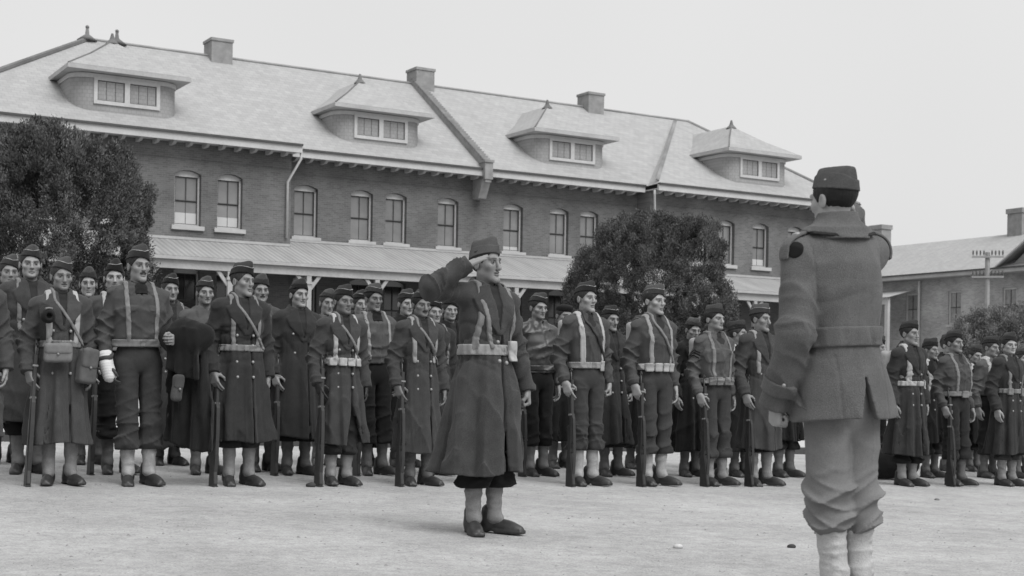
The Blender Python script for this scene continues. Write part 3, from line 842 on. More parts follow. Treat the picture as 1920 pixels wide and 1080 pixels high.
# overcast: the cloud layer is brighter overhead than at the horizon
tcw = nt.nodes.new('ShaderNodeTexCoord'); sx = nt.nodes.new('ShaderNodeSeparateXYZ'); nt.links.new(tcw.outputs['Generated'], sx.inputs[0])
zr = nt.nodes.new('ShaderNodeMapRange'); zr.inputs[1].default_value = .27; zr.inputs[2].default_value = 1; zr.inputs[3].default_value = 6.6; zr.inputs[4].default_value = 11.5; nt.links.new(sx.outputs[2], zr.inputs[0])
cn = nt.nodes.new('ShaderNodeTexNoise'); cn.inputs['Scale'].default_value = 1.6; cn.inputs['Detail'].default_value = 3; nt.links.new(tcw.outputs['Generated'], cn.inputs[0])
cr_ = nt.nodes.new('ShaderNodeMapRange'); cr_.inputs[1].default_value = .3; cr_.inputs[2].default_value = .7; cr_.inputs[3].default_value = .95; cr_.inputs[4].default_value = 1.06; nt.links.new(cn.outputs['Fac'], cr_.inputs[0])
cm_ = nt.nodes.new('ShaderNodeMath'); cm_.operation = 'MULTIPLY'; nt.links.new(zr.outputs[0], cm_.inputs[0]); nt.links.new(cr_.outputs[0], cm_.inputs[1])
nt.links.new(cm_.outputs[0], mx.inputs[3]); nt.links.new(mx.outputs[0], bg.inputs[0])
ld = bpy.data.lights.new('sun', 'SUN'); ld.energy = 2.0; ld.angle = math.radians(38)
lo = bpy.data.objects.new('sun', ld); C.objects.link(lo)
sd = Vector((math.sin(SUN_AZ) * math.cos(SUN_EL), math.cos(SUN_AZ) * math.cos(SUN_EL), math.sin(SUN_EL)))
lo.rotation_euler = sd.to_track_quat('Z', 'Y').to_euler()
sc.view_settings.view_transform = 'Standard'; sc.view_settings.look = 'None'; sc.view_settings.exposure = .33; sc.view_settings.gamma = 1

# ----------------------------------------------------------------- setting materials
def wall_mat(k=1., side=False):
    m = bpy.data.materials.new('brick_wall'); m.use_nodes = True; N = m.node_tree.nodes; L = m.node_tree.links; b = N['Principled BSDF']
    tc = N.new('ShaderNodeTexCoord'); mp = N.new('ShaderNodeMapping'); mp.inputs['Rotation'].default_value = (math.radians(90), 0, 0); L.new(tc.outputs['Object'], mp.inputs[0])
    if side:
        sp = N.new('ShaderNodeSeparateXYZ'); cb = N.new('ShaderNodeCombineXYZ'); L.new(tc.outputs['Object'], sp.inputs[0]); L.new(sp.outputs[1], cb.inputs[0]); L.new(sp.outputs[2], cb.inputs[1])
    br = N.new('ShaderNodeTexBrick'); br.inputs['Scale'].default_value = 1; br.inputs['Brick Width'].default_value = .22; br.inputs['Row Height'].default_value = .075
    br.inputs['Mortar Size'].default_value = .006; br.inputs['Color1'].default_value = (.088 * k,) * 3 + (1,); br.inputs['Color2'].default_value = (.122 * k,) * 3 + (1,); br.inputs['Mortar'].default_value = (.15 * k,) * 3 + (1,)
    L.new(cb.outputs[0] if side else mp.outputs[0], br.inputs['Vector'])
    n = N.new('ShaderNodeTexNoise'); n.inputs['Scale'].default_value = .55; n.inputs['Detail'].default_value = 6; L.new(tc.outputs['Object'], n.inputs['Vector'])
    mr = N.new('ShaderNodeMapRange'); mr.inputs[1].default_value = .3; mr.inputs[2].default_value = .7; mr.inputs[3].default_value = .72; mr.inputs[4].default_value = 1.3; L.new(n.outputs['Fac'], mr.inputs[0])
    mu = N.new('ShaderNodeMix'); mu.data_type = 'RGBA'; mu.blend_type = 'MULTIPLY'; mu.inputs[0].default_value = 1; L.new(br.outputs[0], mu.inputs[6]); L.new(mr.outputs[0], mu.inputs[7])
    L.new(mu.outputs[2], b.inputs['Base Color']); b.inputs['Roughness'].default_value = .9
    return m
def course_mat(name, g1, g2, gap, wid, row, axis_rot, rough=.85, bump=.5, patch=.18, mort=.008, pscale=.4, streak=0):
    """slates or shingles laid in courses"""
    m = bpy.data.materials.new(name); m.use_nodes = True; N = m.node_tree.nodes; L = m.node_tree.links; b = N['Principled BSDF']
    tc = N.new('ShaderNodeTexCoord'); mp = N.new('ShaderNodeMapping'); mp.inputs['Rotation'].default_value = axis_rot; L.new(tc.outputs['Object'], mp.inputs[0])
    br = N.new('ShaderNodeTexBrick'); br.inputs['Scale'].default_value = 1; br.inputs['Brick Width'].default_value = wid; br.inputs['Row Height'].default_value = row; br.inputs['Mortar Size'].default_value = mort
    for k, v in (('Color1', g1), ('Color2', g2), ('Mortar', gap)): br.inputs[k].default_value = (v, v, v, 1)
    L.new(mp.outputs[0], br.inputs['Vector'])
    n = N.new('ShaderNodeTexNoise'); n.inputs['Scale'].default_value = pscale; n.inputs['Detail'].default_value = 7; n.inputs['Roughness'].default_value = .65; L.new(tc.outputs['Object'], n.inputs['Vector'])
    mr = N.new('ShaderNodeMapRange'); mr.inputs[1].default_value = .3; mr.inputs[2].default_value = .7; mr.inputs[3].default_value = 1 - patch; mr.inputs[4].default_value = 1 + patch; L.new(n.outputs['Fac'], mr.inputs[0])
    mu = N.new('ShaderNodeMix'); mu.data_type = 'RGBA'; mu.blend_type = 'MULTIPLY'; mu.inputs[0].default_value = 1; L.new(br.outputs[0], mu.inputs[6]); L.new(mr.outputs[0], mu.inputs[7])
    L.new(mu.outputs[2], b.inputs['Base Color']); b.inputs['Roughness'].default_value = rough
    bp = N.new('ShaderNodeBump'); bp.inputs['Strength'].default_value = bump; bp.inputs['Distance'].default_value = .02; L.new(br.outputs['Fac'], bp.inputs['Height']); bp.invert = True; L.new(bp.outputs[0], b.inputs['Normal'])
    return m
def ground_mat():
    m = bpy.data.materials.new('parade_ground'); m.use_nodes = True; N = m.node_tree.nodes; L = m.node_tree.links; b = N['Principled BSDF']
    tc = N.new('ShaderNodeTexCoord'); val = None
    def layer(scale, lo, hi, a, z, detail=6, kind='N', stretch=None):
        nonlocal val
        vec = tc.outputs['Object']
        if stretch:
            mp = N.new('ShaderNodeMapping'); mp.inputs['Scale'].default_value = stretch; mp.inputs['Rotation'].default_value = (0, 0, -AZ); L.new(vec, mp.inputs[0]); vec = mp.outputs[0]
        if kind == 'N':
            n = N.new('ShaderNodeTexNoise'); n.inputs['Scale'].default_value = scale; n.inputs['Detail'].default_value = detail; n.inputs['Roughness'].default_value = .65; o = n.outputs['Fac']
        else:
            n = N.new('ShaderNodeTexVoronoi'); n.inputs['Scale'].default_value = scale; o = n.outputs['Distance']
        L.new(vec, n.inputs['Vector'])
        mr = N.new('ShaderNodeMapRange'); mr.inputs[1].default_value = lo; mr.inputs[2].default_value = hi; mr.inputs[3].default_value = a; mr.inputs[4].default_value = z; L.new(o, mr.inputs[0])
        if val is None: val = mr.outputs[0]
        else:
            q = N.new('ShaderNodeMath'); q.operation = 'MULTIPLY'; L.new(val, q.inputs[0]); L.new(mr.outputs[0], q.inputs[1]); val = q.outputs[0]
        return n
    layer(.5, .3, .7, .8, 1.14); layer(2.2, .3, .7, .88, 1.1); n2 = layer(14, .3, .7, .84, 1.14); n3 = layer(75, .32, .68, .74, 1.16, 4); layer(24, .05, .16, .55, 1, kind='V'); layer(9, .02, .07, .6, 1, kind='V')
    q = N.new('ShaderNodeMath'); q.operation = 'MULTIPLY'; q.inputs[1].default_value = .385; L.new(val, q.inputs[0])
    cm = N.new('ShaderNodeCombineColor')
    for i in range(3): L.new(q.outputs[0], cm.inputs[i])
    L.new(cm.outputs[0], b.inputs['Base Color']); b.inputs['Roughness'].default_value = .95; b.inputs['Specular IOR Level'].default_value = .15
    ad = N.new('ShaderNodeMath'); ad.operation = 'ADD'; L.new(n2.outputs['Fac'], ad.inputs[0]); L.new(n3.outputs['Fac'], ad.inputs[1])
    bp = N.new('ShaderNodeBump'); bp.inputs['Strength'].default_value = .7; bp.inputs['Distance'].default_value = .018; L.new(ad.outputs[0], bp.inputs['Height']); L.new(bp.outputs[0], b.inputs['Normal'])
    return m
def glass_mat(name, g=.1, rough=.12):
    return grey(name, g, rough, .35, .7, spec=.8)

M_BRICK = wall_mat(); M_BRICK_HAZE = wall_mat(2.6, True); M_ROOF = course_mat('slate_roof', .285, .325, .24, .3, .2, (0, 0, 0), patch=.08, pscale=1.8)  # second brick is paled: haze over the end building put into its colour
M_SHING = course_mat('shingle_cladding', .26, .29, .22, .16, .14, (math.radians(90), 0, 0), patch=.12, pscale=.8)
M_WHITE = grey('white_paint', .56, .6, .1, 1.5, fine=.05, bscale=12); M_WHITE2 = grey('weathered_white_paint', .45, .7, .14, 1.5, fine=.06, bscale=12)
M_TRIM = grey('dark_gutter_edge', .08, .6, .2, 3); M_SASH = grey('dark_sash', .06, .5, .2, 5); M_GLASS = glass_mat('window_glass', .22, .25); M_GLASS2 = glass_mat('dormer_glass', .26, .25); M_GDARK = glass_mat('dark_glass', .03)  # window and dormer panes: reflected sky put into a pale base colour
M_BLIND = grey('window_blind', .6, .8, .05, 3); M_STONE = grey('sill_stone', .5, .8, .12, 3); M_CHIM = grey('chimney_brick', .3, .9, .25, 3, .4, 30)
M_PORCH = None

# ----------------------------------------------------------------- ground
def build_ground():
    g = np.concatenate([-np.geomspace(1500, 40, 14), np.arange(-34, 40, 2.0), np.geomspace(42, 1500, 14)]); gy = np.concatenate([[-60, -20, -6], np.arange(-2, 70, 1.5), np.geomspace(72, 2500, 18)])
    XX, YY = np.meshgrid(g, gy, indexing='ij'); ZZ = ground_z(XX, YY)
    v = np.stack([XX, YY, ZZ], -1).reshape(-1, 3); nx, ny = XX.shape; i, j = np.meshgrid(np.arange(nx - 1), np.arange(ny - 1), indexing='ij')
    a = (i * ny + j).ravel(); q = np.stack([a, a + ny, a + ny + 1, a + 1], -1).astype(np.int32)
    tag(mesh_obj('ground', v, q, ground_mat()), kind='structure')
build_ground()
def strip(name, n0, n1, u0, u1, dz, mat, thick=None):
    us = np.arange(u0, u1 + .1, 1.5); vs = []
    for n_ in (n0, n1):
        for u_ in us: P = UD * u_ + ND * n_; vs.append((P[0], P[1], ground_z(P[0], P[1]) + dz))
    k = len(us); q = np.array([(i, i + 1, k + i + 1, k + i) for i in range(k - 1)], np.int32)
    if thick:
        vs += [(x, y, z - thick) for x, y, z in vs[:k]]; q = np.concatenate([q, np.array([(2 * k + i, 2 * k + i + 1, i + 1, i) for i in range(k - 1)], np.int32)])
    tag(mesh_obj(name, vs, q, mat, smooth=False), kind='structure')
strip('road', -17.05, -25.5, -24, 60, .012, grey('pale_road', .52, .9, .08, 1.2))
strip('kerb', -16.8, -17.05, -24, 60, .1, grey('kerb_shadow', .07, .9, .2, 2), .12)  # dark kerb: its shadow line is put into the colour
strip('added_lawn', -26, -47.9, -24, 60, .03, grey('added_lawn_grass', .05, .95, .4, 1.5, fine=.4, bscale=40))  # unseen dark grass, added to cut light bounced under the porch
def pebbles():
    r = np.random.RandomState(4); vs = []; fs = []; k = 0
    for i in range(2600):
        Y = 4.2 + 9 * r.rand() ** 1.2; X = (r.rand() - .5) * Y * .8; s = .004 + .011 * r.rand() ** 5
        z = ground_z(X, Y); a = r.rand(6, 3) * .5 + .6; o = np.array([(1, 0, 0), (0, 1, 0), (-1, 0, 0), (0, -1, 0), (0, 0, .7), (0, 0, -.5)]) * s * a
        vs.append(o + [X, Y, z]); fs += [(k + p, k + q_, k + 4) for p, q_ in ((0, 1), (1, 2), (2, 3), (3, 0))] + [(k + q_, k + p, k + 5) for p, q_ in ((0, 1), (1, 2), (2, 3), (3, 0))]; k += 6
    tag(mesh_obj('gravel', np.concatenate(vs), fs, grey('pebble', .3, .9, .5, 3), smooth=False), 'small loose pebbles scattered over the pale parade ground', 'gravel', kind='stuff')
pebbles()
def stone(x, y, r, g, label, seed):
    p = None; lo_, hi_ = 3., 14.
    for _ in range(40):
        m_ = (lo_ + hi_) / 2; q = at_depth(x, y, m_)
        if q[2] > ground_z(q[0], q[1]): lo_ = m_
        else: hi_ = m_
    W = Wrinkle(seed, 40, 90)
    o = sdf_obj('stone', lambda p: ell(p, (0, 0, 0), (r, r * .7, r * .55)) + W(p) * r * .18, V(-1, -1, -1) * r * 1.5, V(1, 1, 1) * r * 1.5, r / 6, grey('stone_%.2f' % g, g, .9, .3, 20))
    o.location = (q[0], q[1], ground_z(q[0], q[1]) + r * .3); tag(o, label, 'stone')
stone(1271, 1028, .032, .55, 'pale rounded stone lying on the dirt left of the standing officer', 1)
stone(1484, 1027, .026, .05, 'small dark stone on the dirt beside the standing officer', 2)
stone(583, 913, .045, .05, 'dark clod of dirt beside the short soldier\'s rifle butt', 3)
stone(1757, 938, .025, .2, 'small grey stone on the dirt in front of the right hand soldiers', 5)

# ----------------------------------------------------------------- barracks
class Bld:
    """parts given in (along, depth, height) metres of the barracks frame"""
    def __init__(s, name, label, u0, d0, z0, group=None, cat='building'):
        P = UD * u0 - ND * d0
        s.O = Vector((u0, d0, z0)); s.root = empty(name, (P[0], P[1], z0), AZ); tag(s.root, label, cat, group)
    def part(s, name, mb, mat, parent=None, **k):
        o = mb.build(name, mat, parent or s.root, **k); o.data.transform(Matrix.Translation(-s.O)); return o
    def share(s, o, du=0, dd=0, parent=None):
        c = o.copy(); C.objects.link(c); c.parent = parent or o.parent; c.location = (du, dd, 0); return c

def wall_run(mb, ua, ub, d, thick, z0, z1, wins, sign=1):
    """brick wall with segmental-arched openings; wins: (u0, u1, zsill, zspring, rise)"""
    wins = sorted(wins); cur = ua
    rows = {}
    for w_ in wins: rows.setdefault((w_[0], w_[1]), []).append(w_)
    for (a, b), ws in sorted(rows.items()):
        if a > cur: mb.lohi(np.array([cur, d, z0]), np.array([a, d + thick, z1]))
        zc = z0; ws = sorted(ws, key=lambda t: t[2]); arch = None
        for (_, _, zs, zp, rise) in ws:
            bot = [(a, zc), (b, zc)] if arch is None else [(a + (b - a) * t / 8, arch[0] + arch[1] * math.sin(math.pi * t / 8)) for t in range(9)]
            mb.prism(bot + [(b, zs), (a, zs)], (0, d, 0), (1, 0, 0), (0, 0, 1), (0, 1, 0), thick); arch = (zp, rise)
        bot = [(a + (b - a) * t / 8, arch[0] + arch[1] * math.sin(math.pi * t / 8)) for t in range(9)]
        mb.prism(bot + [(b, z1), (a, z1)], (0, d, 0), (1, 0, 0), (0, 0, 1), (0, 1, 0), thick); cur = b
    if cur < ub: mb.lohi(np.array([cur, d, z0]), np.array([ub, d + thick, z1]))

def arch_poly(a, b, zs, zp, rise, ins):
    return [(a + ins, zs + ins), (b - ins, zs + ins)] + [(b - ins - (b - a - 2 * ins) * t / 8, zp - ins * .3 + max(rise - ins * .5, .01) * math.sin(math.pi * t / 8)) for t in range(9)]
def add_window(B, a, b, zs, zp, rise, d, glass, blind=0, sill=True, head=True):
    """white frame in an arched opening with two dark sashes, glass and a stone sill"""
    m = MB(); f = .07; dd = d + .19
    m.lohi(np.array([a + .004, dd, zs + .004]), np.array([a + f, dd + .12, zp])); m.lohi(np.array([b - f, dd, zs + .004]), np.array([b - .004, dd + .12, zp]))
    o, i = arch_poly(a + .004, b - .004, zs, zp, rise, 0), None
    top = [(a + .004, zp)] + [(b - .004 - (b - a - .008) * t / 8, zp + (rise - .004) * math.sin(math.pi * t / 8)) for t in range(8, -1, -1)][1:-1] + [(b - .004, zp)]
    m.prism([(a + .004, zp - .09), (b - .004, zp - .09)] + [(b - .004 - (b - a - .008) * t / 8, zp + (rise - .004) * math.sin(math.pi * t / 8)) for t in range(9)], (0, dd, 0), (1, 0, 0), (0, 0, 1), (0, 1, 0), .12)
    m.lohi(np.array([a + f, dd, zs + .004]), np.array([b - f, dd + .12, zs + .07]))
    win = B.part('window', m, M_WHITE)
    s = MB(); zt = zp - .09; zm = (zs + zt) / 2 + .02; w_ = .03; s0 = a + f; s1 = b - f; mid = (a + b) / 2
    for (za, zb, off) in ((zm, zt, .035), (zs + .07, zm, .075)):
        s.lohi(np.array([s0, dd + off, za]), np.array([s0 + w_, dd + off + .035, zb])); s.lohi(np.array([s1 - w_, dd + off, za]), np.array([s1, dd + off + .035, zb]))
        s.lohi(np.array([s0 + w_, dd + off, zb - w_]), np.array([s1 - w_, dd + off + .035, zb])); s.lohi(np.array([s0 + w_, dd + off, za]), np.array([s1 - w_, dd + off + .035, za + w_]))
        s.lohi(np.array([mid - .011, dd + off + .004, za + w_]), np.array([mid + .011, dd + off + .03, zb - w_]))
    B.part('sash', s, M_SASH, win)
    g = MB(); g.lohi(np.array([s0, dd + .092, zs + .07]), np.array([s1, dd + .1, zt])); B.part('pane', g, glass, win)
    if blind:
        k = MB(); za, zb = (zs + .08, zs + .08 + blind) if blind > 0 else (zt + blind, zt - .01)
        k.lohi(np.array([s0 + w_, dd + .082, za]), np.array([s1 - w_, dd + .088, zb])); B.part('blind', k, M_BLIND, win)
    if sill:
        k = MB(); k.lohi(np.array([a - .12, d - .1, zs - .16]), np.array([b + .12, d + .26, zs - .002])); B.part('sill', k, M_STONE, win)

B = Bld('barracks', 'long two storey brick barracks with pale slate roof, four dormers and a porch', 28., 52., .1)
EZ, RZ, RD = 9.95, 14.68, 58.
winL = [(9.0, 10.0), (10.9, 11.9), (13.45, 14.45), (16.05, 17.05), (17.68, 18.66)]
winC = [(21.15, 22.15), (23.58, 24.55), (25.12, 26.08), (27.53, 28.5), (30.7, 31.67), (33.05, 34.02), (34.64, 35.6), (36.4, 37.3)]
winR = [(39.95, 40.93), (41.62, 42.58), (43.68, 44.66), (45.85, 46.8)]
ZS, ZP, RS = 6.66, 8.58, .14
def openings(ws): return [(a, b, ZS, ZP, RS) for a, b in ws] + [(a, b, 2.9, 5.0, .14) for a, b in ws]
for ua, ub, d, ws in ((7.7, 20.6, 51., winL), (20.6, 37.7, 52., winC), (37.7, 48.9, 51., winR)):
    m = MB(); wall_run(m, ua, ub, d, .36, -.2, 9.72, openings(ws)); lo_u, hi_u = ua, ub
    m.lohi(np.array([ua, d - .035, 9.12]), np.array([ub, d, 9.2])); m.lohi(np.array([ua, d - .02, 9.2]), np.array([ub, d, 9.72]))
    if d < 52:
        for uu in ((ub - .36, ub) if ub < 30 else (ua, ua + .36),): m.lohi(np.array([uu[0], d + .36, -.2]), np.array([uu[1], 52.3, 9.72]))
    B.part('wall', m, M_BRICK)
m = MB(); m.lohi(np.array([7.7, 51.36, -.2]), np.array([8.06, 65, 9.72])); m.lohi(np.array([48.54, 51.36, -.2]), np.array([48.9, 65, 9.72])); m.lohi(np.array([8.06, 64.6, -.2]), np.array([48.54, 65, 9.72])); B.part('wall', m, M_BRICK)
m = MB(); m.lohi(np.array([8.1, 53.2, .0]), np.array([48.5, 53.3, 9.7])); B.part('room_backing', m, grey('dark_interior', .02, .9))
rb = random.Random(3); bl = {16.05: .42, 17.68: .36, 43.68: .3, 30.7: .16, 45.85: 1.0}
for d, ws in ((51., winL), (52., winC), (51., winR)):
    for a, b in ws:
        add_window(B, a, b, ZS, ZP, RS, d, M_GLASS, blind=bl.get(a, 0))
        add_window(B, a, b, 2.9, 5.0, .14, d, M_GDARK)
# roof: centre slope, two wing slopes a metre further out, hips and the back
m = MB()
def quad(*p): m.add(p, [tuple(range(len(p)))])
eC, eW = 51.2, 50.2
quad((20.6, eC, EZ), (37.7, eC, EZ), (44.4, RD, RZ), (15.75, RD, RZ))
quad((6.9, eW, EZ), (20.75, eW, EZ), (15.75, RD, RZ), (14.6, RD, RZ)); quad((37.55, eW, EZ), (49.7, eW, EZ), (45.2, RD, RZ), (44.4, RD, RZ))
quad((6.9, 65.8, EZ), (6.9, eW, EZ), (14.6, RD, RZ)); quad((49.7, eW, EZ), (49.7, 65.8, EZ), (45.2, RD, RZ)); quad((49.7, 65.8, EZ), (6.9, 65.8, EZ), (14.6, RD, RZ), (45.2, RD, RZ))
quad((20.75, eW, EZ), (20.6, eC, EZ), (15.75, RD, RZ)); quad((37.55, eW, EZ), (44.4, RD, RZ), (37.7, eC, EZ))
roof = B.part('roof', m, M_ROOF, fix=False)
# ridge roll, hip rolls and finials
m = MB(); m.tube([(14.6, RD, RZ + .02), (45.2, RD, RZ + .02)], .07, 6); B.part('ridge_roll', m, grey('ridge_metal', .3, .7, .3, 1.), roof)
m = MB(); m.tube([(14.6, RD, RZ + .03), (6.9, eW, EZ + .05)], .11, 6); B.part('hip_roll', m, grey('hip_metal', .16, .7, .4, .8), roof)
m = MB(); m.tube([(45.2, RD, RZ + .03), (49.7, eW, EZ + .05)], .07, 6); B.part('hip_roll', m, MATS['ridge_metal'], roof)
for uu in (14.55, 15.75):
    m = MB(); m.tube([(uu, RD, RZ - .05), (uu, RD, RZ + .12), (uu, RD, RZ + .2), (uu, RD, RZ + .5)], [.42, .2, .09, .05], 8); m.ball((uu, RD, RZ + .5), .08); B.part('finial', m, MATS['hip_metal'], roof, smooth=True)
m = MB(); m.bar((37.72, eW + .3, EZ + .2), (44.3, RD - .15, RZ - .06), .16, .02, up=(0, -.56, .83)); B.part('valley_flashing', m, grey('lead_flashing', .22, .7, .5, .7), roof)
# eaves: fascia, dark gutter line, soffit, rafter tails
for ua, ub, d in ((6.9, 20.72, eW), (20.73, 37.56, eC), (37.57, 49.7, eW)):
    m = MB(); m.lohi(np.array([ua, d - .02, EZ - .3]), np.array([ub, d + .1, EZ - .03])); m.lohi(np.array([ua, d + .1, EZ - .235]), np.array([ub, d + .99, EZ - .2])); B.part('fascia', m, M_WHITE)
    m = MB(); m.lohi(np.array([ua, d - .1, EZ - .05]), np.array([ub, d + .06, EZ + .03])); B.part('gutter', m, M_TRIM)
    first = None; k = 0
    while ua + .25 + k * .62 < ub - .1:
        if first is None:
            t = MB(); t.prism([(d + .08, EZ - .24), (d + .7, EZ - .24), (d + .7, EZ - .4), (d + .3, EZ - .4), (d + .08, EZ - .32)], (ua + .2, 0, 0), (0, 1, 0), (0, 0, 1), (1, 0, 0), .12)
            first = B.part('rafter_tail', t, M_WHITE2)
        else: B.share(first, k * .62)
        k += 1
m = MB(); m.lohi(np.array([48.85, eW - .02, EZ - .3]), np.array([49.72, 50.9, EZ - .24])); m.lohi(np.array([49.62, eW + .1, EZ - .3]), np.array([49.74, 66, EZ - .03])); B.part('fascia', m, M_WHITE)
# dormers
def dormer(uc, face, slope0):
    hw, r = 1.95, .7; zb, zt = 10.2, 11.9
    pts = [(uc - hw, face + 4), (uc - hw, face + r)] + [(uc - hw + r - r * math.cos(t), face + r - r * math.sin(t)) for t in np.linspace(.2, math.pi / 2, 7)]
    pts += [(uc + hw - r + r * math.sin(t), face + r - r * math.cos(t)) for t in np.linspace(0, math.pi / 2 - .0, 8)] + [(uc + hw, face + 4)]
    m = MB(); m.prism(pts, (0, 0, zb), (1, 0, 0), (0, 1, 0), (0, 0, 1), zt - zb - .15); dm = B.part('dormer', m, M_SHING)
    c = np.array([uc, face + 1.5]); big = [tuple(c + (np.array(p) - c) * np.array([1.02, 1.03])) for p in pts]
    m = MB(); m.prism(big, (0, 0, zt - .16), (1, 0, 0), (0, 1, 0), (0, 0, 1), .155); B.part('trim_band', m, M_WHITE, dm)
    ez = 12.09; e = 2.2; fe = face - .42; ap = (uc, face + 2.1, 13.64); bk = (uc, face + 5.4, 13.64)
    m = MB(); L_, R_ = (uc - e, fe, ez), (uc + e, fe, ez); Lb, Rb = (uc - e, face + 4.6, ez), (uc + e, face + 4.6, ez)
    lm, rm = (uc - e * .5, (fe + ap[1]) / 2 + .05, ez + .72), (uc + e * .5, (fe + ap[1]) / 2 + .05, ez + .72); Lm, Rm = (uc - e * .5, face + 4.9, ez + .72), (uc + e * .5, face + 4.9, ez + .72)
    m.add([L_, R_, lm, rm, ap, Lb, Lm, bk, Rb, Rm], [(0, 1, 3, 2), (2, 3, 4), (5, 0, 2, 6), (6, 2, 4, 7), (1, 8, 9, 3), (3, 9, 7, 4)])
    dr = B.part('dormer_roof', m, M_ROOF, dm, fix=False)
    m = MB(); m.lohi(np.array([uc - e - .03, fe - .04, ez - .17]), np.array([uc + e + .03, face + 3.9, ez - .012])); B.part('eave_board', m, M_WHITE2, dm)
    m = MB(); m.tube([(uc, ap[1], ap[2] - .12), (uc, ap[1], ap[2] + .06), (uc, ap[1], ap[2] + .28)], [.26, .1, .04], 8); B.part('finial', m, MATS['hip_metal'], dm)
    m = MB(); m.tube([L_, lm, ap], .035, 5); B.part('hip_roll', m, MATS['hip_metal'], dm)
    # window pair
    a, b, zs, zz = uc - 1.2, uc + 1.2, 10.82, 11.8; y = face - .06; f = .13
    m = MB(); m.lohi(np.array([a, y, zs]), np.array([b, y + .14, zs + f])); m.lohi(np.array([a, y, zz - f]), np.array([b, y + .14, zz]))
    for q in (a, uc - f * .75, b - f): m.lohi(np.array([q, y, zs + f]), np.array([q + (f if q != uc - f * .75 else 1.5 * f), y + .14, zz - f]))
    B.part('window_frame', m, M_WHITE, dm)
    for s in (-1, 1):
        q0 = (a + f if s < 0 else uc + f * .75); q1 = (uc - f * .75 if s < 0 else b - f)
        g = MB(); g.lohi(np.array([q0, y + .1, zs + f]), np.array([q1, y + .11, zz - f])); B.part('pane', g, M_GLASS2, dm)
        g = MB()
        for t in (1, 2): x_ = q0 + (q1 - q0) * t / 3; g.lohi(np.array([x_ - .012, y + .06, zs + f]), np.array([x_ + .012, y + .095, zz - f]))
        zc = (zs + zz) / 2; g.lohi(np.array([q0, y + .065, zc - .012]), np.array([q1, y + .09, zc + .012]))
        for (e0, e1) in (((q0, zs + f), (q1, zs + f + .03)), ((q0, zz - f - .03), (q1, zz - f)), ((q0, zs + f), (q0 + .03, zz - f)), ((q1 - .03, zs + f), (q1, zz - f))):
            g.lohi(np.array([e0[0], y + .055, e0[1]]), np.array([e1[0], y + .098, e1[1]]))
        B.part('glazing_bars', g, M_SASH, dm)
for uc, face in ((14.3, 51.2), (24.95, 52.2), (34.28, 52.2), (44.2, 51.2)): dormer(uc, face, 0)
for uc in (20.05, 29.7, 39.15):
    m = MB(); m.lohi(np.array([uc - .46, RD - .5, RZ - .7]), np.array([uc + .46, RD + .5, RZ + .58])); m.lohi(np.array([uc - .5, RD - .54, RZ + .58]), np.array([uc + .5, RD + .54, RZ + .7])); B.part('chimney', m, M_CHIM)
# fire wall with stepped coping and corbel
m = MB(); n_ = 40
for k in range(n_):
    t0 = k / n_; t1 = (k + 1) / n_; d0 = 51.0 + (RD - 51.0) * t0; d1 = 51.0 + (RD - 51.0) * t1; z1 = 10.12 + (RZ + .2 - 10.12) * (t0 + .5 / n_)
    m.lohi(np.array([29.21, d0, z1 - .8]), np.array([29.49, d1, z1 + .06])); m.lohi(np.array([29.18, d0, z1 + .06]), np.array([29.52, d1 - .03, z1 + .12]))
B.part('fire_wall', m, M_CHIM)
m = MB(); m.lohi(np.array([29.16, 50.95, 9.5]), np.array([29.54, 51.4, 10.2])); m.lohi(np.array([29.12, 50.9, 10.2]), np.array([29.58, 51.45, 10.3])); m.prism([(51.4, 9.6), (51.05, 9.6), (51.5, 8.75), (52., 8.75), (52., 9.6)], (29.16, 0, 0), (0, 1, 0), (0, 0, 1), (1, 0, 0), .38); B.part('corbel', m, M_CHIM)
m = MB(); m.tube([(20.72, 50.35, EZ - .28), (20.72, 50.3, EZ - .5), (20.42, 50.88, EZ - 1.35), (20.42, 50.9, 6.45)], .05, 8); B.part('downpipe', m, M_WHITE, smooth=True)
m = MB(); m.tube([(37.5, 50.4, EZ - .28), (37.5, 50.4, EZ - .5), (37.9, 50.9, EZ - 1.4), (37.9, 50.9, 6.3)], .05, 8); B.part('downpipe', m, M_WHITE, smooth=True)
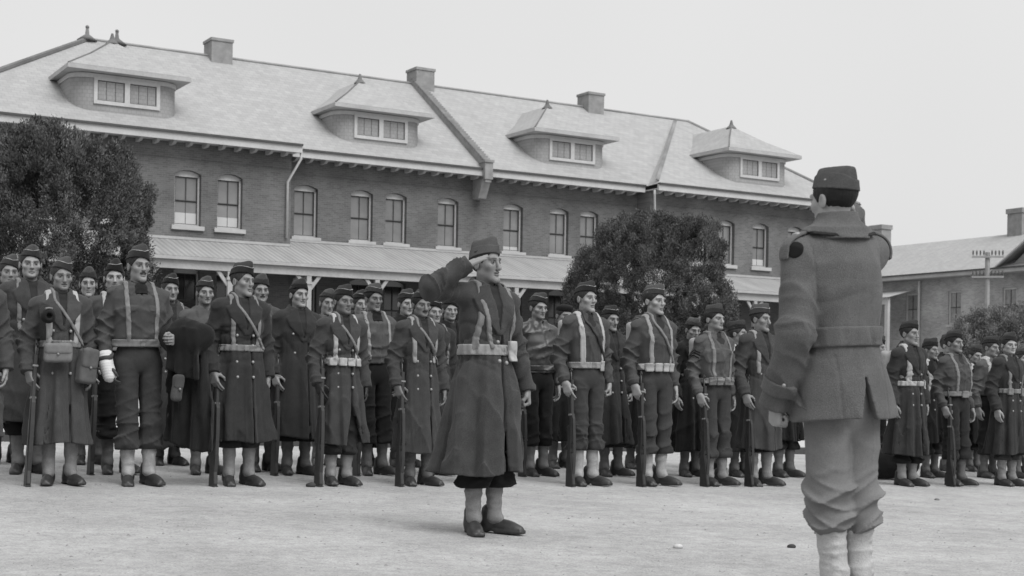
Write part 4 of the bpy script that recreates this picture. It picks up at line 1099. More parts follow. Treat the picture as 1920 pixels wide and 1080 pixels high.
# porch
def porch_mat():
    m = bpy.data.materials.new('ribbed_porch_roof'); m.use_nodes = True; N = m.node_tree.nodes; L = m.node_tree.links; b = N['Principled BSDF']
    tc = N.new('ShaderNodeTexCoord'); wv = N.new('ShaderNodeTexWave'); wv.wave_type = 'BANDS'; wv.bands_direction = 'X'; wv.inputs['Scale'].default_value = 1.5; wv.inputs['Distortion'].default_value = .25; wv.inputs['Detail'].default_value = 2
    L.new(tc.outputs['Object'], wv.inputs['Vector'])
    n = N.new('ShaderNodeTexNoise'); n.inputs['Scale'].default_value = .8; n.inputs['Detail'].default_value = 6; mp = N.new('ShaderNodeMapping'); mp.inputs['Scale'].default_value = (3, .6, .6); L.new(tc.outputs['Object'], mp.inputs[0]); L.new(mp.outputs[0], n.inputs['Vector'])
    a = N.new('ShaderNodeMapRange'); a.inputs[3].default_value = .8; a.inputs[4].default_value = 1.1; L.new(wv.outputs['Fac'], a.inputs[0])
    c = N.new('ShaderNodeMapRange'); c.inputs[1].default_value = .3; c.inputs[2].default_value = .7; c.inputs[3].default_value = .24; c.inputs[4].default_value = .33; L.new(n.outputs['Fac'], c.inputs[0])
    q = N.new('ShaderNodeMath'); q.operation = 'MULTIPLY'; L.new(a.outputs[0], q.inputs[0]); L.new(c.outputs[0], q.inputs[1])
    cm = N.new('ShaderNodeCombineColor')
    for i in range(3): L.new(q.outputs[0], cm.inputs[i])
    L.new(cm.outputs[0], b.inputs['Base Color']); b.inputs['Roughness'].default_value = .7
    bp = N.new('ShaderNodeBump'); bp.inputs['Distance'].default_value = .04; bp.inputs['Strength'].default_value = .6; L.new(wv.outputs['Fac'], bp.inputs['Height']); L.new(bp.outputs[0], b.inputs['Normal'])
    return m
m = MB(); pe = 48.3; L0, L1 = 7.9, 48.6
m.add([(L0, pe, 5.3), (L1, pe, 5.3), (L1, 50.99, 6.14), (37.68, 50.99, 6.14), (37.68, 51.99, 6.45), (20.62, 51.99, 6.45), (20.62, 50.99, 6.14), (L0, 50.99, 6.14)], [tuple(range(8))])
pr = B.part('porch_roof', m, porch_mat(), fix=False)
m = MB(); m.lohi(np.array([L0, pe - .05, 5.17]), np.array([L1, pe + .12, 5.29])); m.lohi(np.array([L0, pe + .1, 4.86]), np.array([L1, pe + .3, 5.165])); B.part('porch_beam', m, M_WHITE2, pr)
m = MB(); m.lohi(np.array([20.62, 51.9, 6.44]), np.array([37.68, 51.985, 6.54])); m.lohi(np.array([L0, 50.9, 6.13]), np.array([20.55, 50.985, 6.23])); m.lohi(np.array([37.75, 50.9, 6.13]), np.array([L1, 50.985, 6.23])); B.part('flashing_strip', m, M_WHITE2, pr)
m = MB(); m.lohi(np.array([L0, 48.4, .5]), np.array([L1, 50.98, .8])); m.lohi(np.array([20.62, 50.98, .5]), np.array([37.68, 51.98, .8])); B.part('porch_floor', m, grey('porch_boards', .07, .8, .2, 3))
first = None
pu = [11.2, 14.25, 17.3, 20.33, 23.1, 26.2, 29.25, 32.3, 35.4, 38.5, 41.7, 44.8, 47.9]
for uu in pu:
    if first is None:
        m = MB(); m.lohi(np.array([uu - .09, pe + .11, .8]), np.array([uu + .09, pe + .29, 4.85])); m.lohi(np.array([uu - .13, pe + .07, 4.55]), np.array([uu + .13, pe + .33, 4.64])); m.lohi(np.array([uu - .13, pe + .07, .802]), np.array([uu + .13, pe + .33, 1.0]))
        m.prism([(uu - .09, 4.3), (uu - .09, 4.5), (uu - .34, 4.845), (uu - .5, 4.845)], (0, pe + .16, 0), (1, 0, 0), (0, 0, 1), (0, 1, 0), .08); m.prism([(uu + .09, 4.3), (uu + .5, 4.845), (uu + .34, 4.845), (uu + .09, 4.5)], (0, pe + .16, 0), (1, 0, 0), (0, 0, 1), (0, 1, 0), .08)
        first = B.part('porch_post', m, M_WHITE2); fu = uu
    else: B.share(first, uu - fu)

# ----------------------------------------------------------------- barracks across the end, at a right angle
R2 = Bld('barracks', 'pale roofed brick building at the right end beyond the parade ground', 70., 55., -.4)
UC = 66.
m = MB(); 
def wall_side(mb, da, db, u, thick, z0, z1, wins):
    cur = da
    for a, b, zs, zt in sorted(wins):
        mb.lohi(np.array([u, cur, z0]), np.array([u + thick, a, z1])); mb.lohi(np.array([u, a, z0]), np.array([u + thick, b, zs])); mb.lohi(np.array([u, a, zt]), np.array([u + thick, b, z1])); cur = b
    mb.lohi(np.array([u, cur, z0]), np.array([u + thick, db, z1]))
SW = [(58.2, 59.2), (61.6, 62.6), (54.2, 55.2), (50.6, 51.6), (47.2, 48.2), (66., 67.)]
wall_side(m, 44, 78, UC, .35, -.6, 7.75, [(a, b, 4.95, 6.95) for a, b in SW] + [])
R2.part('wall', m, M_BRICK_HAZE)
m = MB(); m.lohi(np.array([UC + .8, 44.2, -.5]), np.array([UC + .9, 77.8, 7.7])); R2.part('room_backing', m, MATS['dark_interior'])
for d0, d1 in ((44., 44.35), (77.65, 78.)):
    m = MB(); m.lohi(np.array([UC + .35, d0, -.6]), np.array([UC + 11.2, d1, 7.75])); m.prism([(UC + .1, 7.755), (UC + 10.9, 7.755), (UC + 5.5, 10.4)], (0, d0 + .05, 0), (1, 0, 0), (0, 0, 1), (0, 1, 0), .25); R2.part('wall', m, M_BRICK_HAZE)
m = MB(); m.lohi(np.array([UC + 10.85, 44.35, -.6]), np.array([UC + 11.2, 77.65, 7.75])); R2.part('wall', m, M_BRICK_HAZE)
for a, b in SW:
    m = MB(); f = .1; x = UC + .08
    for lo_, hi_ in (((a, 4.955), (a + f, 6.945)), ((b - f, 4.955), (b, 6.945)), ((a + f, 6.945 - f), (b - f, 6.945)), ((a + f, 4.955), (b - f, 4.955 + f))): m.lohi(np.array([x, lo_[0] + .004, lo_[1]]), np.array([x + .12, hi_[0] - .004, hi_[1]]))
    wn = R2.part('window', m, M_WHITE)
    g = MB(); g.lohi(np.array([x + .06, a + f, 5.05]), np.array([x + .07, b - f, 6.85])); R2.part('pane', g, grey('haze_paled_glass', .3, .3), wn)  # panes paled too, haze painted into the glass tone
    g = MB(); g.lohi(np.array([x + .03, a + f, 5.95]), np.array([x + .055, b - f, 5.99])); g.lohi(np.array([x + .03, (a + b) / 2 - .015, 5.055]), np.array([x + .053, (a + b) / 2 + .015, 6.845])); R2.part('glazing_bars', g, M_SASH, wn)
    g = MB(); g.lohi(np.array([UC - .08, a - .1, 4.8]), np.array([UC + .2, b + .1, 4.95])); R2.part('sill', g, M_STONE, wn)
m = MB(); e0 = UC - .7; rx = UC + 5.5
m.add([(e0, 43.3, 8.05), (e0, 78.7, 8.05), (rx, 78.7, 10.75), (rx, 43.3, 10.75), (rx + 6.2, 43.3, 8.05), (rx + 6.2, 78.7, 8.05)], [(1, 0, 3, 2), (3, 4, 5, 2)])
R2.part('roof', m, M_ROOF, fix=False)
m = MB(); m.lohi(np.array([e0 - .03, 43.3, 7.78]), np.array([e0 + .1, 78.7, 8.03])); m.lohi(np.array([e0 + .1, 43.3, 7.76]), np.array([UC + .3, 78.7, 7.8])); R2.part('fascia', m, M_WHITE2)
m = MB(); m.lohi(np.array([e0 - .1, 43.3, 8.0]), np.array([e0 + .02, 78.7, 8.08])); R2.part('gutter', m, M_TRIM)
# cross gable with white bargeboards
g0, g1, gz = 46.6, 55.0, 11.0
m = MB(); m.prism([(g0, 7.7), (g1, 7.7), ((g0 + g1) / 2, gz - .1)], (UC - .25, 0, 0), (0, 1, 0), (0, 0, 1), (1, 0, 0), .3); R2.part('gable', m, M_SHING)
m = MB(); gm = (g0 + g1) / 2; m.add([(e0, g0 - .5, 7.95), (e0, gm, gz + .1), (rx, gm, gz + .1), (rx, g0 - .5, 7.95)], [(0, 1, 2, 3)]); m.add([(e0, g1 + .5, 7.95), (e0, gm, gz + .1), (rx, gm, gz + .1), (rx, g1 + .5, 7.95)], [(3, 2, 1, 0)]); R2.part('gable_roof', m, M_ROOF, fix=False)
m = MB(); m.bar((e0 + .03, g1 + .52, 7.86), (e0 + .03, gm, gz + .02), .08, .2, up=(1, 0, 0)); m.bar((e0 + .03, g0 - .52, 7.86), (e0 + .03, gm, gz + .02), .08, .2, up=(1, 0, 0)); R2.part('bargeboard', m, M_WHITE)
for dd in (58.6, 70.2):
    m = MB(); m.lohi(np.array([rx - .45, dd - .55, 10.2]), np.array([rx + .45, dd + .55, 11.95])); m.lohi(np.array([rx - .52, dd - .62, 11.95]), np.array([rx + .52, dd + .62, 12.25])); R2.part('chimney', m, M_CHIM)
# white framed entrance bay
m = MB(); m.lohi(np.array([UC - 2.2, 61.95, -.4]), np.array([UC - 2.0, 62.2, 6.6])); m.lohi(np.array([UC - 2.2, 62.2, 6.2]), np.array([UC - 2., 67, 6.6])); m.lohi(np.array([UC - 2.2, 66.8, -.4]), np.array([UC - 2., 67, 6.2])); m.lohi(np.array([UC - 2.2, 64.1, -.4]), np.array([UC - 2., 64.3, 6.2])); pf = R2.part('porch_frame', m, M_WHITE)
m = MB(); m.add([(UC - 2.4, 61.7, 6.61), (UC - 2.4, 67.2, 6.61), (UC, 67.2, 7.2), (UC, 61.7, 7.2)], [(0, 1, 2, 3)]); R2.part('porch_roof', m, M_ROOF, pf, fix=False)
m = MB(); m.tube([(UC - .12, 61.4, 7.7), (UC - .12, 61.4, -.3)], .07, 8); R2.part('downpipe', m, M_WHITE)

R3 = Bld('rear_wing', 'distant slate roof showing past the left hip of the barracks', 10., 85., .2)
m = MB(); m.add([(-8, 78, 13.5), (23, 78, 13.5), (18.4, 85, 18.3), (-8, 85, 18.3), (23, 92, 13.5), (-8, 92, 13.5)], [(0, 1, 2, 3), (1, 4, 2), (3, 2, 4, 5)]); R3.part('roof', m, M_ROOF, fix=False)
m = MB(); m.lohi(np.array([-8, 79, -.2]), np.array([22, 91, 13.4])); R3.part('wall', m, M_BRICK)

# ----------------------------------------------------------------- telegraph pole
def pole():
    p = at_depth(1850, 600, 74); p[2] = ground_z(p[0], p[1]); t = empty('telegraph_pole', p, math.radians(-12)); tag(t, 'wooden telegraph pole with two crossarms above the small right hand tree', 'pole')
    top = at_depth(1850, 473, 74)[2] - p[2]
    m = MB(); m.tube([(0, 0, -.2), (0, 0, top)], [.17, .12], 8); m.build('mast', grey('weathered_pole', .34, .9, .2, 3), t)
    for dz in (.25, 1.3):
        m = MB(); m.box((0, -.15, top - dz), (.8, .045, .05)); a = m.build('crossarm', MATS['weathered_pole'], t)
        for k in range(8):
            m = MB(); x = (-.74, -.56, -.38, -.2, .2, .38, .56, .74)[k]; m.tube([(x, -.15, top - dz + .07), (x, -.15, top - dz + .2), (x, -.15, top - dz + .33)], [.02, .05, .035], 7); m.build('insulator', grey('insulator_glass', .12, .3), a)
pole()

# ----------------------------------------------------------------- trees
def tree(x, ytop, Y, rx, rz, zc, label, seed, dens=1., leaf=.05, g=(.045, .17), ecc=1.):
    """bushy tree: trunk with limbs and a crown of many leaf clumps"""
    r = np.random.RandomState(seed); p = at_depth(x, 700, Y); p[2] = ground_z(p[0], p[1]); t = empty('tree', p, 0); tag(t, label, 'tree', 'bushy trees in front of the barracks')
    m = MB(); zb = zc - rz
    m.tube([(0, 0, -.1), (.03, 0, .5), (-.02, .03, zb + .8)], [.24, .19, .15], 9); ends = []
    for k in range(9):
        a = k * 2.4 + r.rand(); el = .5 + r.rand() * .8; L = rx * (.55 + .3 * r.rand()); e = np.array([math.cos(a) * math.cos(el) * L, math.sin(a) * math.cos(el) * L, zc - rz * .4 + math.sin(el) * L])
        m.tube([(-.02, .03, zb + .5 + .1 * k), tuple(e * np.array([.5, .5, 1]) * .95 + np.array([0, 0, zb * .1])), tuple(e)], [.1, .065, .02], 6)
    m.build('trunk', grey('bark', .06, .95, .4, 6), t, smooth=True)
    n = int(1250 * dens); d = r.normal(size=(n, 3)); d /= np.linalg.norm(d, axis=1)[:, None]; d[:, 2] = np.where(d[:, 2] < -.75, -d[:, 2], d[:, 2])
    lump = np.zeros(n)
    for k in range(26):
        q = r.normal(size=3); q /= np.linalg.norm(q); lump += (.07 + .09 * r.rand()) * np.exp(-((1 - d @ q) / .035)) * (1 if k % 3 else -1)
    rad = (.93 + lump) * np.where(r.rand(n) < .8, 1 - .1 * r.rand(n), .5 + .4 * r.rand(n))
    c = d * rad[:, None] * np.array([rx, rx * ecc, rz]) + [0, 0, zc]
    k = 210; cs = np.repeat(c, k, 0); size = np.repeat(.5 + .8 * r.rand(n), k); N_ = n * k
    out = np.repeat(d, k, 0)
    off = r.normal(size=(N_, 3)); off /= np.linalg.norm(off, axis=1)[:, None]; off *= (r.rand(N_, 1) ** .5) * .17 * size[:, None]; off[:, 2] *= 1.35; off += out * .04
    P_ = cs + off
    up = out * .5 + r.normal(size=(N_, 3)) * .55 + [0, 0, .7]; up /= np.linalg.norm(up, axis=1)[:, None]
    side = np.cross(up, r.normal(size=(N_, 3))); side /= np.linalg.norm(side, axis=1)[:, None]
    ll = (leaf * (.7 + .8 * r.rand(N_)))[:, None]
    v = np.stack([P_, P_ + up * ll * .5 + side * ll * .17, P_ + up * ll * 1.05, P_ + up * ll * .5 - side * ll * .17], 1).reshape(-1, 3)
    q = np.arange(N_ * 4, dtype=np.int32).reshape(-1, 4)
    tone = np.repeat(np.clip(np.repeat(r.uniform(g[0] ** .5, g[1] ** .5, n) ** 2, k) * r.uniform(.85, 1.18, N_), .015, .3), 4)
    mesh_obj('crown', v, q, grey('leaf', .05, .75, .05, 3, attr=True, spec=.15), t, smooth=False, tone=tone)
    return t
tree(92, 203, 28, 1.98, 2.75, 3.05, 'large dark bushy tree at the left edge in front of the barracks', 11, 1.25)
tree(1212, 388, 38.5, 2.4, 2.8, 3.05, 'dome shaped dark tree before the middle of the barracks porch', 12, 1.1)
tree(1880, 540, 48, 1.8, 2.0, 2.25, 'small tree with leaf colour paled for haze at the right edge beneath the telegraph pole', 13, .8, g=(.12, .32))  # lighter leaf tones carry painted haze
# ================================================================= the cast
CAPH = 1.783                     # top of the cap on the 1.75 m figure
def spot(x, ytop, n, caph=CAPH):
    """where a man stands on the rank line n, and his scale from the height of his cap"""
    q = on_line(x, ytop, n); zg = float(ground_z(q[0], q[1])); return (float(q[0]), float(q[1]), zg), (float(q[2]) - zg) / caph
def put(o, loc, s, rz):
    o.location = loc; o.scale = (s, s, s); o.rotation_euler = (0, 0, rz)
def world_of(loc, s, rz, p):
    c, q = math.cos(rz), math.sin(rz); return (loc[0] + s * (c * p[0] - q * p[1]), loc[1] + s * (q * p[0] + c * p[1]), loc[2] + s * p[2])
def put_with(o, man, p, extra=(0, 0, 0), s=None):
    """places a carried thing at p in the man's own frame"""
    loc, sc_, rz = man; q = world_of(loc, sc_, rz, p); o.location = q; k = sc_ if s is None else s; o.scale = (k, k, k)
    o.rotation_euler = (Matrix.Rotation(rz, 3, 'Z') @ Euler(extra).to_matrix()).to_euler()

RIFLE = None
def give_rifle(man, label, lean=None):
    global RIFLE
    if RIFLE is None: RIFLE = rifle_mesh(label); o = RIFLE
    else: o = copy_tree(RIFLE); o['label'] = label
    a = Vector((-.262, -.16, .004)); b = Vector((-.205, -.072, .86)) if lean is None else Vector(lean); d = (b - a).normalized()
    y = Vector((0, 1, 0)); y = (y - d * y.dot(d)).normalized(); x = y.cross(d)
    loc, s, rz = man; R = Matrix.Rotation(rz, 3, 'Z') @ Matrix((x, y, d)).transposed()
    o.location = world_of(loc, s, rz, a); o.rotation_euler = R.to_euler(); o.scale = (1, 1, 1)
    return o
PACK = None
def give_pack(man, label, p=(0, .235, 1.28), s=None):
    global PACK
    if PACK is None: PACK = pack_mesh(label, 'packs on the soldiers\' backs'); o = PACK
    else: o = copy_tree(PACK); o['label'] = label
    put_with(o, man, p, (math.radians(-4), 0, 0), s); return o

def soldier(x, ytop, n, label, seed, kind='coat', turn=0, group='soldiers in the front rank', fine=1., pack=None, rifle=None, **P):
    r = random.Random(seed * 7 + 1); P = dict(P); P['seed'] = seed
    f = dict(w=r.uniform(.92, 1.1), jaw=r.uniform(.85, 1.3), nose=r.uniform(.84, 1.22), chin=r.uniform(.93, 1.1), long=r.uniform(.92, 1.05), full=r.uniform(.8, 1.6), brow=r.uniform(.8, 1.25), smile=r.uniform(-.6, .7), tilt=r.uniform(-1, 1), skin=r.uniform(.24, .34), hair=r.uniform(.012, .05), stub=r.choice((0, 0, .15, .25)))
    f.update(P.get('face', {})); P['face'] = f
    P.setdefault('yaw', r.uniform(-14, 16)); P.setdefault('pitch', r.uniform(-3, 3)); P.setdefault('cap_tilt', r.uniform(6, 18)); P.setdefault('cap_h', r.uniform(.108, .124)); P.setdefault('toe', r.uniform(12, 22))
    P.setdefault('legx', r.uniform(-.005, .012)); P.setdefault('wide', r.uniform(.9, 1.0)); P.setdefault('hstep', .0042 * fine)
    if rifle: P.setdefault('armR', 'R_rifle')
    for sd in 'RL':
        a = P.get('arm' + sd) or sd + '_side'
        if isinstance(a, str) and a in ('R_side', 'L_side', 'L_back', 'R_rifle'):
            A = ARM[a]; jt = .012 if a == 'R_rifle' else .03; sh_ = (0, 0, r.uniform(-.012, .012))
            P['arm' + sd] = (tuple(np.add(A[0], sh_)), tuple(np.add(A[1], (r.uniform(-.5, .5) * jt, r.uniform(-1, 1) * jt, sh_[2]))), tuple(np.add(A[2], (0, r.uniform(-1, 1) * jt * 1.2, sh_[2]))), A[3], A[4], A[5])
    st = .0092 * fine
    body, H, fp = build_body(P, step=.0042 * fine, coarse=.017)
    cm = M_CAP[P.get('capm', r.randrange(3))]
    if P.get('beret'):
        c = EYE + H @ V(0, .01, .08)
        sdf_obj('cap', lambda p: smin(ell(head_q(p, H), (.006, .01, .085), (.09, .105, .042)), ell(head_q(p, H), (0, .012, .058), (.083, .102, .028)), .02), c - .15, c + .15, .006 * fine, M_BLACK, body)
    else: build_cap(P, body, H, cm, .005 * fine, M_PIPE if P.get('pipe', r.random() < .55) else None, M_CAP_SHADE[M_CAP.index(cm)])
    web = P.get('web') or r.choice((M_WEB, M_WEBL)); tr = M_TROU[P.get('trm', r.randrange(3))]
    bz = P.get('beltz', 1.1)
    if kind == 'coat':
        cmn = M_COAT[P.get('coatm', r.randrange(5))]; hem = P.get('hem', r.uniform(.33, .4))
        coat, base, full = build_overcoat(P, body, cmn, st, hem=hem, split=P.get('split', 0), folds=r.choice((6, 7, 8, 9)), fa=P.get('fa', r.uniform(.7, 1.2)), breast=P.get('breast', 'double'))
        if P.get('scarf'): build_neckwear(P, body, base, M_SCARF, scarf=True)
        else: build_neckwear(P, body, base, M_TIE, zlo=1.25)
        if P.get('low', True): build_trousers(P, body, tr, .014 * fine, bottom=P.get('tb', .3), top=.75)
    else:
        m = {'shirt': M_SHIRT, 'hbt': M_HBT, 'leather': M_LEATHER}[kind]
        coat, base, full = build_shirt(P, body, m, st, hem=P.get('hem', 1.03), wamp=P.get('wamp', 1.2 if kind == 'shirt' else 1.7), pockets=kind != 'leather')
        if P.get('scarf'): build_neckwear(P, body, base, M_SCARF, scarf=True, zlo=1.43)
        elif P.get('tie', kind == 'shirt'): build_neckwear(P, body, base, M_TIE, zlo=1.38, w=.02)
        build_trousers(P, body, P.get('trmat') or tr, .0105 * fine, bottom=P.get('tb', .29), full=P.get('full', 1.))
        bz = P.get('beltz', 1.05)
    if P.get('belt', True):
        build_belt(P, body, base, web, z=bz, pouches=P.get('pouches', ()), pmat=P.get('pmat'), h=P.get('belth', .028), step=.0085 * fine, buckle=P.get('buckle', fine < 1.2))
    for s in (-1, 1):
        if P.get('straps', True) and P.get('strapR' if s < 0 else 'strapL', True):
            build_strap(P, body, base, P.get('smat') or web, [(s * .092, 1.6), (s * .112, 1.36), (s * .1, bz + .02)], w=P.get('sw', .017), step=.0085 * fine)
    if P.get('diag'): build_strap(P, body, base, P.get('dmat') or M_WEB, [(-.075, 1.56), (-.06, 1.44), (.16, bz - .0)], w=.012, t=.022, step=.0085 * fine, name='sling_strap')
    if P.get('legs_on', True): build_leggings(P, body, M_LEG[P.get('legm', r.choice((0, 2, 3, 3)))], .01 * fine, top=P.get('lt', .33))
    build_shoes(P, body, M_SHOE, .0095 * fine)
    loc, s = spot(x, ytop, n, 1.762 if P.get('beret') else 1.677 + P['cap_h']); rz = AZ + math.radians(turn)
    put(body, loc, s, rz); body.rotation_euler = (Matrix.Rotation(rz, 3, 'Z') @ Euler((math.radians(r.uniform(-1.6, 1.2)), math.radians(r.uniform(-1.3, 1.3)), 0)).to_matrix()).to_euler(); tag(body, label, 'person', group); man = (loc, s, rz)
    if rifle: give_rifle(man, rifle)
    if pack: give_pack(man, pack)
    return body, man, P, base, full

def pouch_bag(label, man, p, size, rot=(0, 0, 0), mat=None, name='shoulder_bag'):
    t = empty(name); tag(t, label, 'bag'); h = size; W = Wrinkle(len(label), 20, 60); mat = mat or M_BAG
    sdf_obj('bag_body', lambda q: rbox(q, (0, 0, 0), h, .03) + W(q) * .006, -V(*h) - .03, V(*h) + .03, .008, mat, t)
    sdf_obj('flap', lambda q: np.maximum(rbox(q, (0, -.006, h[2] * .45), (h[0] * .98, h[1] * 1.1, h[2] * .62), .03) + W(q) * .006, -rbox(q, (0, .01, 0), (h[0] * .9, h[1] * .98, h[2] * 2), .02)), -V(*h) - .04, V(*h) + .04, .008, mat, t)
    m = MB(); m.ball((0, -h[1] * 1.1 - .004, -h[2] * .08), .011); m.build('stud', M_STEEL, t, smooth=True)
    put_with(t, man, p, rot); return t
M_BAG = grey('olive_canvas_bag', .11, .9, .25, 14, .5, 240)

FR, RR, TR = -10.95, -12.1, -13.25
# ---- front rank, from the left edge of the photograph
soldier(-52, 458, FR, 'overcoated soldier cut off by the left edge, only his arm and skirt in view', 101, coatm=2, legm=3, rifle='rifle standing at the extreme left edge beside the cut off soldier', fa=1.1)
b, man, P, base, full = soldier(116, 479, FR, 'soldier in overcoat hung with two canvas bags, roll on his chest, clutching a rifle', 102, coatm=2, legm=0, hem=.32, tb=.36, rifle='rifle held by the soldier with two canvas bags', yaw=4, turn=-3, face=dict(skin=0.23, w=1.04, full=1.15, stub=.15), capm=1, pipe=True, diag=True, smat=M_CANVAS, sw=.022, low=False)
pouch_bag('wide canvas pouch bag on the belly of the overcoated soldier', man, (-.055, -.205, 1.03), (.105, .035, .075), (.1, 0, -.15), grey('faded_canvas_bag', .2, .9, .25, 14, .5, 240))
pouch_bag('dark canvas satchel slung at the hip of the overcoated soldier with a chest roll', man, (.175, -.15, .93), (.075, .05, .135), (0, .12, .35))
t = empty('blanket_roll'); tag(t, 'short dark rolled blanket hanging on the chest of the soldier with two bags', 'bedroll')
Wq = Wrinkle(5, 20, 60)
sdf_obj('roll', lambda q: smax(rc(q, (0, -.03, 0), (.02, .12, .05), .058, .05), -rc(q, (0, -.2, -.02), (0, -.06, 0), .022, .022), .015) + Wq(q) * .004, V(-.1, -.12, -.1), V(.12, .2, .14), .008, M_COAT[3], t)
m_ = MB(); m_.tube([(-.03, -.06, .055), (0, -.05, .062), (.03, -.04, .058)], .008, 6); m_.build('cord', M_WEB, t); put_with(t, man, (-.135, -.17, 1.31), (0, 0, .1))

b, man, P, base, full = soldier(266, 459, FR, 'mustached soldier in shirt with bandaged wrist, a dark coat over his arm', 103, 'shirt', turn=-2, trm=1, legm=1, armL='L_carry', armR=((-.168, .01, 1.41), (-.252, .03, 1.14), (-.25, -.06, .9), (.25, -.2, -1), (.3, -1, 0), 'relaxed'), gloveR=.05, scarf=True, face=dict(must=1, skin=0.27, hair=.02, w=.98, long=1.04), yaw=9, pitch=2, cap_tilt=9, capm=0, pipe=True, full=1.05, wide=1.04, smat=M_WEB, tb=.27, fine=.95, beltz=1.06)
aR = arm_of(P, 'R'); ax_ = np.array(aR[2]) - np.array(aR[1]); ax_ /= np.linalg.norm(ax_); w0 = np.array(aR[2])
fd_ = np.array(aR[3], float); fd_ /= np.linalg.norm(fd_)
sdf_obj('bandage', lambda q: np.maximum(chain(q, [w0 - ax_ * .075, w0, w0 + fd_ * .045, w0 + fd_ * .085], [.052, .047, .047, .05], .02) + .0015 * np.sin((q @ ax_.astype(F)) * 330), -1e3), w0 - .2, w0 + .2, .006, M_BANDAGE, b)
def carried_coat(label, man, p, length, rot, seed, mat, w=.15, t_=.085, name='folded_overcoat'):
    """a heavy coat folded over the forearm with its skirts hanging down both sides"""
    t = empty(name); tag(t, label, 'coat'); W = Wrinkle(seed, 10, 30); W2 = Wrinkle(seed + 1, 25, 60); CR = Crease(seed + 2, 9, 18)
    def f(q):
        x, y, z = q[:, 0], q[:, 1], q[:, 2]
        top = smin(chain(q, [(.0, .12, -.03), (-.01, .0, .0), (0, -.13, -.02)], [t_ * .9, t_ * 1.2, t_], .05), rc(q, (-.05, -.1, -.07), (-.04, .1, -.08), t_ * .7), .05)
        fold = .02 * np.sin(y * 44 + 5 * z + seed) + .010 * np.sin(y * 83 + 2 - 3 * z)
        def slab(x0, th, ln, wd, k):
            wz = wd * (.85 + .35 * np.clip(-z / length, 0, 1))
            return smax(smax(np.abs(x - x0 - fold * np.clip(-z / .15, 0, 1.4) * k) - th, np.abs(y - .03 * z * k) - wz, .02), np.maximum(z - .02, -ln + .03 * np.sin(y * 11 + seed) + .12 * y * k - z), .01)
        d = smin(top, smin(slab(.045, .04, length, w, 1.2), slab(-.085, .026, length * .36, w * .85, .8), .02), .04)
        return d + W(q) * .013 + W2(q) * .005 - CR(q * V(1, 1, .7)) * .012
    sdf_obj('cloth', f, V(-.24, -.34, -length - .12), V(.3, .34, .2), .011, mat, t)
    return t
t = carried_coat('bulky dark overcoat draped over the forearm of the mustached soldier', man, None, .84, None, 31, M_COAT[3])
put_with(t, man, (.285, -.2, 1.14), (0, 0, 1.0))
pouch_bag('small flat dark bag dangling below the draped coat', man, (.2, -.3, .73), (.045, .03, .1), (0, .1, .3), M_COAT[4], 'holster_bag')

soldier(452, 490, FR, 'tall soldier in dark overcoat with plain pale belt, looking off to the right', 104, coatm=0, legm=0, hem=.355, yaw=22, pitch=2, rifle='rifle beside the tall soldier with the plain pale belt', capm=2, pipe=True, diag=True, web=M_WEB, face=dict(skin=0.26, long=1.05, w=.95), wide=1.03, breast='double')
soldier(640, 532, FR, 'short soldier in flaring overcoat with pale cartridge belt and dark gloves', 105, coatm=1, legm=0, hem=.36, split=.09, hemtilt=1.2, gloveR=.03, gloveL=.03, yaw=6, rifle='rifle gripped in the dark glove of the short soldier', diag=True, web=M_CANVAS, pouches=[(-.125, .03, .036, .028), (-.045, .034, .036, .03), (.035, .034, .036, .03), (.12, .03, .036, .028)], face=dict(skin=0.18, w=1.06, full=1.2, nose=.9, hair=.012), capm=2, pipe=True, cap_tilt=10, tb=.27, swing=.03, fa=.8)
soldier(788, 540, FR, 'soldier in beltless double breasted overcoat with dark mustache, beside the saluting man', 106, coatm=1, legm=2, hem=.3, belt=False, diag=True, yaw=0, rifle='rifle beside the beltless soldier with dark mustache', face=dict(must=1, skin=0.18, hair=.01), strapR=True, strapL=True, smat=M_WEBL, bz=(1.27, 1.12, .99, .87), beret=False, capm=2, cap_h=.112, fa=.6)
soldier(925, 552, FR, 'soldier standing hidden behind the saluting man, shoe by his hem', 107, coatm=3, legm=2, hem=.36, belt=False, straps=False)
soldier(1103, 527, FR, 'clean cut soldier in shirt and light pack straps, first right of the saluting man', 108, 'shirt', trm=1, legm=1, yaw=8, pitch=2, rifle='rifle of the first shirtsleeved soldier right of the saluting man', pack='pale pack on the shirtsleeved soldier nearest the saluting man', web=M_WEBL, smat=M_CANVAS, pouches=[(.1, .03, .045, .025)], pmat=M_CANVAS, diag=True, dmat=M_SLING, capm=2, pipe=True, face=dict(skin=0.32, stub=0), tb=.31, sw=.02, full=1.06, armL='L_back', fine=.95)
soldier(1232, 532, FR, 'shirtsleeved soldier with cap tilted over his brow before the round tree', 109, 'shirt', trm=1, legm=1, yaw=12, pitch=0, rifle='rifle of the shirtsleeved soldier with the tilted cap', pack='pale pack of the soldier before the round tree', web=M_CANVAS, smat=M_WEBL, pouches=[(-.12, .03, .038, .025), (-.045, .034, .038, .028), (.04, .034, .038, .028), (.115, .03, .038, .025)], diag=True, capm=1, cap_tilt=10, pipe=True, face=dict(skin=0.34), tb=.28, full=1.05)
b, man, P, base, full = soldier(1346, 569, FR, 'sergeant in pale cotton jacket with dark chevrons and a pocketed belt', 110, 'hbt', trm=1, legm=0, yaw=10, rifle='rifle of the sergeant with chevrons', pack='pale pack of the sergeant with chevrons', web=M_WEB, pouches=[(-.12, .03, .04, .028), (-.045, .034, .04, .03), (.04, .034, .04, .03), (.115, .03, .04, .028)], capm=0, pipe=False, face=dict(skin=0.29, stub=.2), tb=.27, tie=True, beltz=1.03, hem=1.0)
